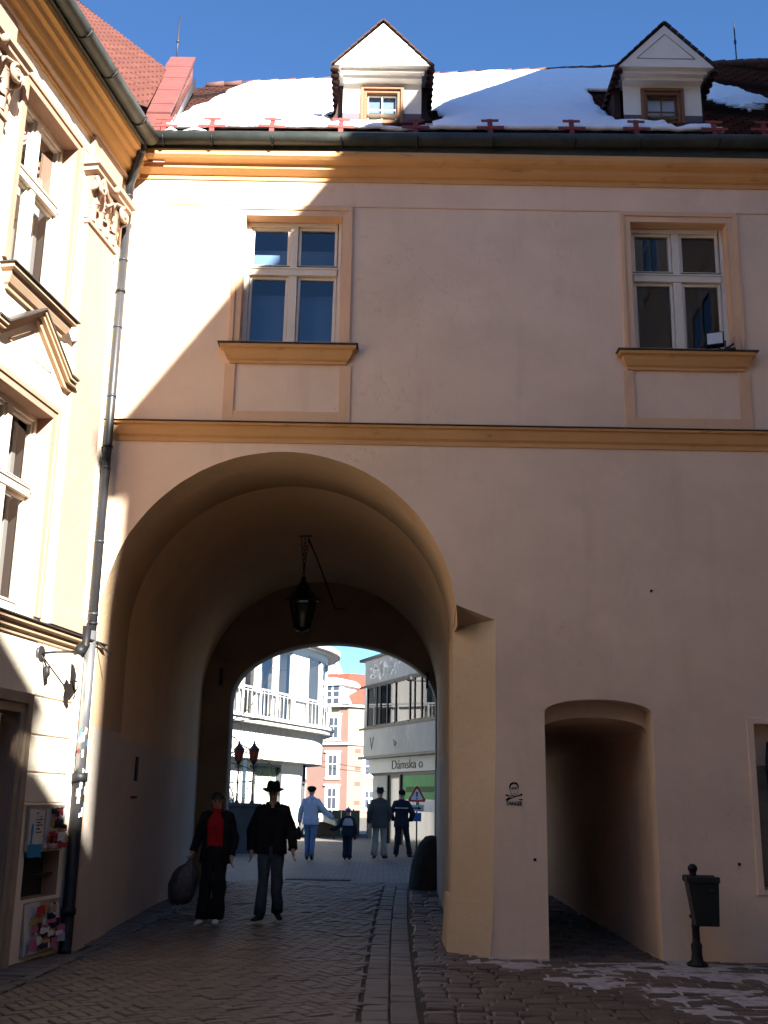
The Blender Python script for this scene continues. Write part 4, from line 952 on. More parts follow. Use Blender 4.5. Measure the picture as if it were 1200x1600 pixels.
for a, b in zip(bx, bx[1:]):
    q = MB(); q.box(a-.03,a+.03,.0,.05,4.05,5.46); q.box(a+.035,b-.035,-.02,.06,4.05,4.10); q.box(a+.035,b-.035,-.02,.06,5.41,5.46)
    if a in (1.36,4.37): q.box(a+.38,a+.41,.0,.05,4.10,5.41)
    wq = q.build('bay_window', m_dark, gb_)
    q = MB(); q.quad((a,.03,4.05),(b,.03,4.05),(b,.03,5.46),(a,.03,5.46)); q.build('pane', glass_mat('bay_glass', 1.2, (.5,.6,.68), rough=.01) if 'bay_glass' not in bpy.data.materials else bpy.data.materials['bay_glass'], wq)
q = MB(); q.quad((.1,.44,4.0),(14,.44,4.0),(14,.44,5.5),(.1,.44,5.5)); q.build('bay_interior', M('grey_interior_reflections', (.05,.06,.075), [((.17,.17,.17), .6, 1.1, (1,1,.3), .45, .7)], rough=.9), gb_)  # pale patches painted in for reflections on the bay glass
random.seed(5); q = MB()
for i in range(40):
    a, z = random.uniform(.8,3.6), random.uniform(5.75,6.25); wv, hv = random.uniform(.04,.35), random.uniform(.03,.16)
    q.poly([(a+wv*math.cos(t)*random.uniform(.6,1), -.004, z+hv*math.sin(t)*random.uniform(.6,1)) for t in [R(36*j) for j in range(10)]])
q.build('peeled_patch', m_peel, gb_)
def letters(body, size, x, y, z, mat_, par, ext=.004, sx=1):
    me = text_mesh(body, size, ext); me.materials.append(mat_); o = link('lettering', me, par, (x, y, z), (R(90), 0, 0)); o.scale.x = sx; return o
m_letter = M('faded_black_letter', (.05,.055,.07), [((.2,.2,.22), .5, 9, W1, .5, .75)], rough=.7)
letters('V', .62, .82, -.008, 3.28, m_letter, gb_); letters('Lp', .30, 3.05, -.008, 3.35, m_letter, gb_, sx=.8)
q = MB(); q.box(-.02,14,.30,.449,2.5,2.98); sg_ = q.build('shop_sign', M('pale_sign_band', (.40,.42,.44), [((.32,.34,.36), .5, 1.5, W1, .4, .7)], rough=.5), gb_)
lt_ = letters('Dámska o', .42, 2.15, .292, 2.60, M('dark_sign_letter', (.06,.06,.075), rough=.6), sg_, .006); lt_.scale.x = 2.6/lt_.dimensions.x if lt_.dimensions.x else 1
q = MB(); q.box(.0,14,.40,.449,2.42,2.499); q.box(1.55,1.65,.36,.449,.1,2.42); q.box(2.68,2.78,.36,.449,.1,2.42); q.box(5.9,6.0,.36,.449,.1,2.42); q.build('shop_frame', m_dark, gb_)
q = MB(); q.quad((1.65,.43,.1),(2.68,.43,.1),(2.68,.43,2.42),(1.65,.43,2.42)); q.quad((2.78,.43,.1),(5.9,.43,.1),(5.9,.43,2.42),(2.78,.43,2.42)); q.quad((6,.43,.1),(12,.43,.1),(12,.43,2.42),(6,.43,2.42)); q.build('shop_window', m_shopwin, gb_)
q = MB(); q.box(2.95,5.85,.405,.428,1.62,2.38); gp = q.build('green_poster', M('green_shop_banner', (.03,.22,.06), [((.05,.32,.1), .6, 1.5, W1, .4, .7)], rough=.6), gb_)
q = MB(); q.box(3.0,4.2,.40,.404,1.3,1.61); q.box(4.3,5.7,.40,.404,1.25,1.6); q.build('white_notice', mt['poster_w'], gp)
q = MB(); q.box(3.2,5.6,.398,.404,1.85,2.02); q.build('dark_stripe', M('dark_green_print', (.01,.07,.02), rough=.7), gp)
q = MB(); q.tube([(1.6,.6,6.52),(1.6,.6,7.2)], .02, 6); q.tube([(2.6,.6,6.52),(2.6,.6,7.2)], .02, 6); q.tube([(3.6,.6,6.52),(3.6,.6,7.2)], .02, 6); q.tube([(1.6,.6,7.18),(6,.6,7.18)], .02, 6); q.tube([(1.6,.6,6.85),(6,.6,6.85)], .02, 6); q.build('roof_railing', m_bars, gb_)
q = MB(); q.tube([(5.75,0,5.2),(5.75,-.5,5.2)], .02, 6); q.lathe([(.0,.22),(.05,.15),(.07,.12),(.13,.0),(.1,-.02)], 10, (5.75,-.55,5.2)); q.build('wall_lamp', mt['iron'], gb_)
# ------------------------------------------------------------------ pink corner house at the end of the view
m_pink_shaded = M('salmon_render_shaded', (.185,.112,.092), [((.16,.095,.078), .5, .3, W1, .4, .7)], rough=.9); m_pink_lit = M('salmon_render_lit', (.215,.142,.12), [((.185,.12,.1), .5, .3, W1, .4, .7)], rough=.9)  # one salmon render, shade and sunlight put into its two colours
m_cream = M('cream_render', (.24,.205,.135), [((.2,.17,.11), .5, .3, W1, .4, .7)], rough=.9); m_wt = M('white_trim', (.78,.77,.73), rough=.8)
pk = thing('pink_house', 'pink and cream corner house with red roof and white windows, farthest through arch', 'building', (-3.0, 105, 0))
for side, ang, Lg in ((-1, R(28), 26), (1, R(-28), 30)):
    # local frame of this face: x to the right seen from the street, -y outwards
    org = Matrix.Translation((0,0,0)) @ Matrix.Rotation(-R(28) if side < 0 else R(28), 4, 'Z')
    X = lambda a, b: (-b, -a) if side < 0 else (a, b)
    def bx_(mb, a, b, y0, y1, z0, z1):
        x0, x1 = X(a, b); pts = [org @ Vector(p) for p in ((x0,y0,z0),(x1,y0,z0),(x1,y1,z0),(x0,y1,z0),(x0,y0,z1),(x1,y0,z1),(x1,y1,z1),(x0,y1,z1))]
        mb.add(pts, [(0,3,2,1),(4,5,6,7),(0,1,5,4),(1,2,6,5),(2,3,7,6),(3,0,4,7)])
    q = MB(); bx_(q, 0, Lg, 0, 10, 0, 6.7); q.build('wall', m_pink_shaded if side < 0 else m_pink_lit, pk)
    q = MB(); bx_(q, 0.9 if side < 0 else .0, Lg, .003, 10, 6.9, 10.2); q.build('upper_wall', m_cream, pk)
    if side < 0:
        q = MB(); bx_(q, -.0, .9, -.02, 9, 6.9, 10.2); q.build('corner_strip', m_pink_shaded, pk)
    q = MB(); bx_(q, -.15, Lg, -.2, 9, 6.7, 6.9); bx_(q, -.2, Lg, -.35, 9, 10.2, 10.45); q.build('cornice', m_wt, pk)
    cols = (1.55, 5.2, 8.6) if side < 0 else (2.3, 5.4, 8.6)
    rows_ = [(.9,2.7),(3.85,5.75),(7.35,9.2)] if side < 0 else [(1.0,2.5),(4.0,5.4)]
    for cx_ in cols:
        for ri, (za, zb) in enumerate(rows_):
            q = MB(); bx_(q, cx_-.75, cx_+.75, -.06, .02, za-.15, zb+.25); bx_(q, cx_-.85, cx_+.85, -.18, .0, zb+.26, zb+.40); bx_(q, cx_-.8, cx_+.8, -.12, .0, za-.3, za-.16)
            wq = q.build('window', m_wt, pk)
            q = MB()
            for a in (-.42, .04):
                for c_, d_ in ((za+.02, za+(zb-za)*.55), (za+(zb-za)*.62, zb)): bx_(q, cx_+a, cx_+a+.38, -.075, -.0605, c_, d_)
            q.build('pane', M('far_dark_pane', (.05,.055,.07), rough=.15, spec=.5) if 'far_dark_pane' not in bpy.data.materials else bpy.data.materials['far_dark_pane'], wq)
    if side > 0:
        q = MB()
        for z in (1.3,3.0,4.4,6.0): bx_(q, .8, 1.35, -.03, .0, z, z+.35)
        q.build('red_inset', M('red_tile_inset', (.26,.07,.05), rough=.8), pk)
Lm, Rm = Matrix.Rotation(-R(28), 4, 'Z'), Matrix.Rotation(R(28), 4, 'Z')
q = MB(); K = (0,-.5,10.45); La = Lm @ Vector((-26,-.4,10.45)); Ra = Rm @ Vector((30,-.4,10.45)); top = (-.2,5,13.9); Lt = Lm @ Vector((-26,5,13.9)); Rt = Rm @ Vector((30,5,13.9))
q.poly([K, top, Lt, La]); q.poly([K, Ra, Rt, top]); q.poly([top, Rt, (0,14,10.4), Lt]); q.build('roof', M('bright_red_roof_tiles', (.17,.05,.032), [((.135,.04,.026), .6, .8, (1,1,3), .4, .7)], rough=.8, bump=(3,.4,.1)), pk)
q = MB()
for a, b, c_, d_ in ((-2.5,-.5,10.2,12.2),): 
    p_ = [Lm @ Vector(v) for v in ((a,-.5,c_),(b,-.5,c_),(b,-.5,d_),(a,-.5,d_))]; q.prism(p_, Lm @ Vector((0,3.2,0)))
    cc = (a+b)/2; arcp = [Lm @ Vector((cc + 1.35*math.cos(R(t)), -.7, 12.2 + .75*math.sin(R(t)))) for t in range(0,181,15)]; q.prism(arcp, Lm @ Vector((0,3.2,0)))
    for sx_ in (-1,1): q.prism([Lm @ Vector(v) for v in ((cc+sx_*1.02,-.55,10.45),(cc+sx_*1.9,-.55,10.45),(cc+sx_*1.05,-.55,12.1))], Lm @ Vector((0,.4,0)))
dq = q.build('dormer', m_wt, pk)
q = MB()
for a in (-2.2,-1.4):
    for c_ in (10.5,11.15,11.75): q.prism([Lm @ Vector(v) for v in ((a,-.53,c_),(a+.6,-.53,c_),(a+.6,-.53,c_+.5),(a,-.53,c_+.5))], Lm @ Vector((0,.02,0)))
q.build('pane', bpy.data.materials['far_dark_pane'], dq)
q = MB(); p_ = [Rm @ Vector(v) for v in ((4.2,-.2,11.2),(5.8,-.2,11.2),(5.0,-.2,12.3))]; q.prism(p_, Rm @ Vector((0,3,.4))); q.build('roof_hatch', M('dark_hatch', (.05,.045,.05), rough=.7), pk)
# small grey roofed house between
gh = thing('grey_roofed_house', 'pale house with grey mansard roof just behind the rounded white building', 'building', (-7.2, 132, 5.8))
q = MB(); q.box(-8,2.6,0,8,-6,9.6); q.build('wall', m_wt, gh)
q = MB(); q.add([(-8.2,-.3,9.6),(2.9,-.3,9.6),(2.9,8.3,9.6),(-8.2,8.3,9.6),(-7,1.2,12.3),(1.7,1.2,12.3),(1.7,7,12.3),(-7,7,12.3)], [(0,1,5,4),(1,2,6,5),(2,3,7,6),(3,0,4,7),(4,5,6,7)]); q.build('roof', M('slate_grey_roof', (.13,.135,.15), [((.09,.09,.1), .5, 2, W1, .4, .7)], rough=.7), gh)
q = MB(); q.prism([(1.95,-.0,10.0),(2.75,-.1,10.0),(1.8,1.0,12.2),(1.55,.9,12.2)], (.1,-.15,.1)); q.build('dormer', m_wt, gh)
# ------------------------------------------------------------------ bridge parapet with two lamps, bare tree, hoarding, sign, car
yb = 30.9; zb_ = gz(yb)
pr_ = thing('parapet_wall', 'dark low wall beneath the two scrolled lamps, left side beyond the arch', 'wall', (-4.6, yb, zb_))
q = MB(); q.box(-6,1.34,-.18,.18,-.1,1.2); q.build('wall', M('dark_stone', (.055,.052,.05), [((.09,.085,.08), .5, 3, W1, .4, .7)], rough=.8, bump=(14,.4,.02)), pr_, bevel=.01)
q = MB(); q.box(-6,1.40,-.24,.24,1.2,1.29); q.build('coping', bpy.data.materials['dark_stone'], pr_, bevel=.01)
m_red = M('red_lamp_glass', (.30,.05,.02), [((.12,.02,.015), .6, 9, W1, .45, .7)], rough=.15, spec=.5)
for i, (lx, lab) in enumerate(((-3.86, 'scrolled iron lamp with red lantern, left one of the pair on the dark wall'), (-3.45, 'scrolled iron lamp with red lantern, right one of the pair on the dark wall'))):
    t = thing('street_lamp', lab, 'lamp', (lx, yb, zb_ + 1.29), 0, 'pair of red lanterns on the wall')
    q = MB(); q.tube([(0,0,0),(0,0,1.1)], .02, 8); q.lathe([(.07,0),(.05,.04),(.03,.08),(.03,.2),(.022,.24)], 10); q.lathe([(.02,.5),(.036,.52),(.02,.54)], 10); q.lathe([(.02,1.0),(.05,1.04),(.07,1.1)], 10); q.build('post', mt['iron'], t)
    q = MB()
    for (cx_, cz, r0, ph, sg2) in ((-.11,.16,.13,0,1),(-.09,.42,.085,1.2,-1),(-.2,.08,.08,2,1),(.05,.95,.05,0,1),(-.05,.95,.05,3,-1),(.045,.8,.045,2,-1)):
        q.tube([(cx_ + r0*math.exp(-.13*a)*math.cos(sg2*a+ph), 0, cz + r0*math.exp(-.13*a)*math.sin(sg2*a+ph)) for a in [j*.4 for j in range(26)]], .0085, 5)
    q.tube([(0,0,.6),(-.1,0,.58),(-.17,0,.45),(-.12,0,.33)], .009, 5); q.build('scrollwork', mt['iron'], t)
    sqr = lambda r, z: [(r*math.cos(R(60*j)), r*math.sin(R(60*j)), z) for j in range(6)]
    q = MB(); q.grid([sqr(.085,1.12), sqr(.135,1.40)], True, False); q.build('lantern_glass', m_red, t)
    q = MB()
    for j in range(6): q.tube([sqr(.088,1.11)[j], sqr(.138,1.41)[j]], .009, 4)
    q.grid([sqr(.16,1.40), sqr(.155,1.43), sqr(.09,1.50), sqr(.05,1.54)], True, False); q.lathe([(.05,1.54),(.045,1.58),(.02,1.60),(.03,1.63),(0,1.66)], 8); q.lathe([(.09,1.12),(.06,1.09),(.0,1.07)], 8); q.build('lantern_cap', mt['iron'], t)
tr = thing('bare_tree', 'bare winter tree with thin dark twigs in front of the white building', 'tree', (-6.2, 33.6, gz(33.6)))
random.seed(11); tk = MB(); tw = MB(); cnt = [0]
def limb(mb, p, d, L_, r_, lev):
    pts = [p]; q_ = p.copy(); dd_ = d.copy(); k = 5
    for i in range(k):
        dd_ = (dd_ + Vector((random.gauss(0,.14), random.gauss(0,.14), random.gauss(.02,.12)))).normalized(); q_ = q_ + dd_*L_/k; pts.append(q_.copy())
    mb.tube(pts, [r_*(1-.5*i/k) for i in range(k+1)], 6 if lev < 2 else 4, cap=False)
    if lev >= 4: return
    for c_ in range(3 if lev else 5):
        j = random.randint(2, k); nd = (dd_ + Vector((random.gauss(.12,.55), random.gauss(0,.55), random.gauss(.0,.45)))).normalized()
        limb(tw, pts[j], nd, L_*random.uniform(.5,.75), r_*.5, lev+1)
limb(tk, Vector((0,0,0)), Vector((.12,0,1)), 2.6, .12, 0); 
for (a, b, c_) in ((1.2,-.2,.55),(1.1,.1,.25),(.8,-.3,.9),(.9,-.4,-.1)): limb(tw, Vector((.3,0,2.4)), Vector((a,b,c_)).normalized(), 1.9, .04, 1)
tk.build('trunk', M('dark_bark', (.04,.032,.027), [((.07,.06,.05), .5, 9, (1,1,.3), .4, .7)], rough=.9), tr); tw.build('crown', bpy.data.materials['dark_bark'], tr)
# hoarding
ho = thing('hoarding_fence', 'grey sheet hoarding across the end of the square', 'fence', (.45, 43.2, .2))
q = MB()
for i in range(15): q.box(-.88 + i*.42, -.88 + i*.42 + .41, -.012 + (.004 if i % 2 else 0), .012, .02, 1.26)
q.build('panel', M('grey_hoarding', (.13,.14,.145), [((.20,.20,.20), .5, 1.5, (1,1,.4), .4, .7), ((.07,.07,.08), .5, 5, W1, .5, .75)], rough=.6), ho)
for i in range(6): q = MB(); q.box(-.9 + i*1.2, -.85 + i*1.2, .013,.06,0,1.32); q.build('post', mt['iron'], ho)
# warning sign
si = thing('warning_sign', 'red edged triangular warning sign with exclamation mark on a post at the right', 'road sign', (1.10, 33.0, gz(33)), R(4))
q = MB(); q.tube([(0,.02,0),(0,.02,1.78)], .022, 8); q.build('post', mt['zinc'], si)
def tri_r(s_, c0=0, rr=.06):
    V = [Vector((s_*math.cos(R(90+120*i)), s_*math.sin(R(90+120*i)))) for i in range(3)]; out = []
    for i in range(3):
        a, b, c_ = V[i-1], V[i], V[(i+1)%3]
        for t in (0,.5,1): out.append(b + (a-b).normalized()*rr*(1-t) + (c_-b).normalized()*rr*t - b.normalized()*0)
    return out
T0 = 1.55
q = MB(); q.prism([(v.x,0,T0+v.y) for v in tri_r(.33)], (0,-.012,0)); sp_ = q.build('sign_plate', M('red_sign_border', (.62,.03,.03), rough=.45), si)
q = MB(); q.prism([(v.x,-.0125,T0+v.y) for v in tri_r(.225,0,.04)], (0,-.002,0)); q.build('white_field', M('white_sign_face', (.8,.8,.8), rough=.45), sp_)
q = MB(); q.prism([(-.026,-.015,T0+.12),(-.016,-.015,T0-.03),(.016,-.015,T0-.03),(.026,-.015,T0+.12)], (0,-.002,0)); q.lathe([(0,0),(.024,0),(.024,.002),(0,.002)], 12, (0,0,0), f=lambda p,a,r,z: (p[0], -.0155 - z, T0 - .075 + p[1])); q.build('exclamation_mark', mt['iron'], sp_)
q = MB(); q.box(-.2,.2,-.012,.0,1.12,1.3); pl2 = q.build('lower_plate', mt['poster_w'], si)
q = MB(); q.prism([(-.12,-.0125,1.19),(.04,-.0125,1.19),(.04,-.0125,1.16),(.13,-.0125,1.21),(.04,-.0125,1.26),(.04,-.0125,1.23),(-.12,-.0125,1.23)], (0,-.002,0)); q.build('arrow', mt['iron'], pl2)
q = MB(); q.box(-.13,.13,-.012,0,.84,1.08); q.build('blue_plate', M('blue_sign_face', (.03,.12,.38), rough=.5), si)
# market table under a pale tarpaulin, and the green site fence behind it
mt_ = thing('market_table', 'small table under a pale tarpaulin, standing left of the child', 'table', (-2.1, 42.6, .2), R(6))
q = MB(); q.box(-.5,.5,-.3,.3,.56,.6); q.box(-.5,.5,.24,.3,.1,.56); q.build('table_top', M('dark_wood', (.05,.045,.04), [((.09,.08,.07), .5, 7, (4,1,1), .4, .7)], rough=.7), mt_, bevel=.006)
for a in (-.46,.46):
    for b in (-.26,.26):
        q = MB(); q.box(a-.025,a+.025,b-.025,b+.025,-.02,.56); q.build('leg', mt['zinc'], mt_)
q = MB(); q.grid([[(x*.56, y*.34, .60 + .30*math.exp(-((x+.1)*1.4)**2)*(1-.5*y*y) - (.16 if max(abs(x),abs(y)) > .95 else 0) + .02*n(Vector((x*3,y*3,0)))) for x in [i/10 for i in range(-10,11)]] for y in [j/6 for j in range(-6,7)]])
q.build('tarpaulin', M('pale_tarpaulin', (.42,.46,.44), [((.3,.34,.33), .5, 6, W1, .4, .7)], rough=.6), mt_, solid=.01)
gf_ = thing('site_fence', 'low dark green site fence behind the covered table', 'fence', (-3.6, 44.0, .2))
q = MB()
for i in range(8): q.box(i*.36, i*.36+.35, -.01 + (.004 if i % 2 else 0), .01, .03, 1.0)
q.build('panel', M('dark_green_sheet', (.045,.075,.055), [((.08,.11,.09), .5, 3, W1, .4, .7)], rough=.6), gf_)
for i in range(3): 
    q = MB(); q.box(i*1.3, i*1.3+.05, .011, .06, -.02, 1.05); q.build('post', mt['iron'], gf_)
# guard stone at the foot of the far pier
t = thing('guard_stone', 'big dark battered guard stone at the foot of the right pier of the far arch', 'stone', (.93, 20.35, gz(20.3)))
q = MB(); rr = []
for z, s_ in ((-.05,1.1),(.1,1.08),(.35,.98),(.6,.8),(.78,.55),(.88,.28),(.90,.02)):
    rr.append([(.36*s_*math.cos(a) + .03*n(Vector((math.cos(a)*2, math.sin(a)*2, z*3))), .34*s_*math.sin(a), z) for a in [R(20*j) for j in range(18)]])
q.grid(rr, True); q.build('stone', M('dark_guard_stone', (.05,.045,.04), [((.09,.08,.07), .5, 6, W1, .4, .7)], rough=.85, bump=(12,.6,.03)), t)
# overhead cables across the square
q = MB()
for (a, b, sag) in (((-2.6,50,3.0),(8,50,2.7),.25),((-2.6,52,3.3),(8,52,2.4),.2)): q.tube([tuple(Vector(a).lerp(Vector(b), i/12) - Vector((0,0,sag*4*(i/12)*(1-i/12)))) for i in range(13)], .012, 4)
tag(q.build('overhead_cable', mt['iron']), 'thin cables strung across the square in front of the pink house', 'cable')
# ------------------------------------------------------------------ the street houses behind the camera that shade the lane
def plain_house(name, label, loc, rz, L_, D, H_, wallmat, eave, roof_h, nx, zs, ww=1.1, wh_=1.7, roof=True):
    t = thing(name, label, 'building', loc, rz)
    q = MB(); q.box(0, L_, 0, D, -.1, H_); q.build('wall', wallmat, t)
    q = MB(); q.box(-.1, L_+.1, -.35, .0, H_-.35, H_-.15); q.box(-.1, L_+.1, -.2, 0, H_-.6, H_-.351); q.build('cornice', mt['ochre'], t)
    if roof:
        q = MB(); q.add([(0,-eave,H_),(L_,-eave,H_),(L_,D,H_),(0,D,H_),(0,D*.5,H_+roof_h),(L_,D*.5,H_+roof_h)], [(0,1,5,4),(2,3,4,5),(0,4,3),(1,2,5),(0,3,2,1)]); q.build('roof', mt['rooftile'], t)
    fr = MB(); fr.box(-.1,0,-.04,.0,0,wh_); fr.box(ww,ww+.1,-.04,0,0,wh_); fr.box(-.1,ww+.1,-.04,0,wh_,wh_+.12); fr.box(-.15,ww+.15,-.1,0,-.1,0); fr.box(ww/2-.03,ww/2+.03,-.03,-.012,0,wh_); fr.box(0,ww,-.03,-.012,wh_*.6-.03,wh_*.6+.03)
    pn = MB(); pn.box(0,ww,-.012,.0,0,wh_); f0 = p0 = None
    for z in zs:
        for i in range(nx):
            x = (i+.5)*L_/nx - ww/2
            if f0 is None:
                f0 = fr.build('window', mt['white_wood'], t, loc=(x,0,z)); p0 = pn.build('pane', bpy.data.materials['dark_pane'], f0)
            else:
                a = f0.copy(); COL.objects.link(a); a.location = (x,0,z); b = p0.copy(); COL.objects.link(b); b.parent = a
    return t
mA = PL('pale_ochre_plaster', (.66,.53,.38), (.56,.44,.31))
plain_house('townhouse', 'tall ochre townhouse forming the right side of the lane', (5.3, 11.88, 0), R(-90), 18.78, 10, 16.72, mA, .35, .25, 6, (1.2,4.6,8.0,11.6))
mC = PL('grey_cream_plaster', (.60,.53,.43), (.52,.46,.37))
plain_house('townhouse', 'wide cream townhouse closing the lane behind', (7.0, -13, 0), R(180), 26, 9, 16.85, mC, .0, 0, 8, (1.2,4.6,8.0,11.8), roof=False)
plain_house('townhouse', 'lower cream townhouse beside the wide one behind', (34, -13, 0), R(180), 26.95, 9, 16.2, mA, .0, 0, 8, (1.2,4.6,8.0,11.8), roof=False)
# ------------------------------------------------------------------ people
m_skin = M('skin', (.55,.34,.25), [((.47,.27,.19), .5, 14, W1, .4, .7)], rough=.55)
m_eye = M('eye_dark', (.02,.015,.012), rough=.25); m_lip = M('lip', (.30,.11,.10), rough=.5)
def cloth(nm, c, d=None, r_=.9, bp=(16,.7,.03)): return M(nm, c, [(d or tuple(x*.6 for x in c), .6, 9, (1,1,.5), .4, .7)], rough=r_, bump=bp, spec=.2)
m_blackc = cloth('black_wool', (.014,.014,.017)); m_navy = cloth('navy_cloth', (.016,.02,.035)); m_redk = cloth('red_knit', (.36,.012,.016)); m_trs = cloth('black_trouser', (.012,.012,.014))
m_jean = cloth('blue_grey_denim', (.055,.07,.095)); m_jean2 = cloth('light_blue_denim', (.13,.19,.32)); m_puff = cloth('pale_blue_puffer', (.46,.50,.60), (.36,.40,.5), .6); m_coat = cloth('grey_green_coat', (.065,.065,.06)); m_lgt = cloth('light_grey_trouser', (.27,.27,.25))
m_hatb = cloth('black_felt', (.012,.012,.013)); m_hair = M('dark_brown_hair', (.022,.014,.010), [((.04,.025,.018), .6, 40, (1,1,.2), .4, .7)], rough=.5); m_shoe = M('black_leather', (.014,.013,.013), rough=.4); m_wsho = M('white_sneaker', (.6,.6,.6), rough=.6)
m_yoke = cloth('grey_white_yoke', (.40,.40,.42)); m_bluehat = cloth('blue_knit_cap', (.06,.13,.30)); m_glove = cloth('dark_red_glove', (.12,.02,.03)); m_dglove = cloth('dark_glove', (.015,.015,.02)); m_strip = M('reflective_strip', (.45,.46,.48), rough=.3, spec=.6)
def skin_obj(name, V, E_, mat, parent, sub=2):
    """one continuous surface grown round a skeleton of joints: V = [(pos, rx, ry)], first vertex is the root"""
    me = bpy.data.meshes.new(name); me.from_pydata([v[0] for v in V], E_, [])
    o = bpy.data.objects.new(name, me); COL.objects.link(o)
    o.modifiers.new('skin', 'SKIN'); s = o.modifiers.new('sub', 'SUBSURF'); s.levels = sub; s.render_levels = sub
    for i, d in enumerate(me.skin_vertices[0].data):
        d.radius = (V[i][1], V[i][2]); d.use_root = (i == 0)
    bpy.context.view_layer.update()
    m2 = bpy.data.meshes.new_from_object(o.evaluated_get(bpy.context.evaluated_depsgraph_get()))
    bpy.data.objects.remove(o); bpy.data.meshes.remove(me)
    m2.name = name; m2.materials.clear(); m2.materials.append(mat)
    m2.polygons.foreach_set('use_smooth', [True]*len(m2.polygons))
    return link(name, m2, parent)
def smooth_rings(keys, per=5):
    """Catmull-Rom through ring keys (z, cx, cy, rx, ry)"""
    out = []; K = [keys[0]] + list(keys) + [keys[-1]]
    for i in range(1, len(K)-2):
        for j in range(per):
            t = j/per; r_ = []
            for a in range(5):
                p0,p1,p2,p3 = K[i-1][a],K[i][a],K[i+1][a],K[i+2][a]
                r_.append(.5*(2*p1 + (p2-p0)*t + (2*p0-5*p1+4*p2-p3)*t*t + (-p0+3*p1-3*p2+p3)*t**3))
            out.append(r_)
    out.append(list(keys[-1])); return out
def torso(mb, keys, k, gap=0, fold=.008, seed=0, nseg=36, puff=None, sq=.85):
    rows = []
    for z, cx_, cy_, rx, ry in smooth_rings(keys):
        row = []
        g_ = gap(z) if callable(gap) else gap
        for j in range(nseg + (1 if g_ else 0)):
            a = (-math.pi/2 + g_ + (2*math.pi - 2*g_)*j/nseg) if g_ else 2*math.pi*j/nseg
            c_, s_ = math.cos(a), math.sin(a)
            x = math.copysign(abs(c_)**sq, c_)*rx; y = math.copysign(abs(s_)**sq, s_)*ry
            f = 1 + (fold/max(rx,.05))*(noise.noise(Vector((c_*2.2+seed, s_*2.2, z*5))) + .6*math.sin(a*9 + z*4 + seed)*noise.noise(Vector((c_*2, s_*2, z*2+seed))))
            if puff: f += puff*abs(math.sin(z*puff_f*math.pi))
            row.append(((cx_ + x*f)*k, (cy_ + y*f)*k, z*k))
        rows.append(row)
    mb.grid(rows, not bool(gap))
    return rows
puff_f = 9.5
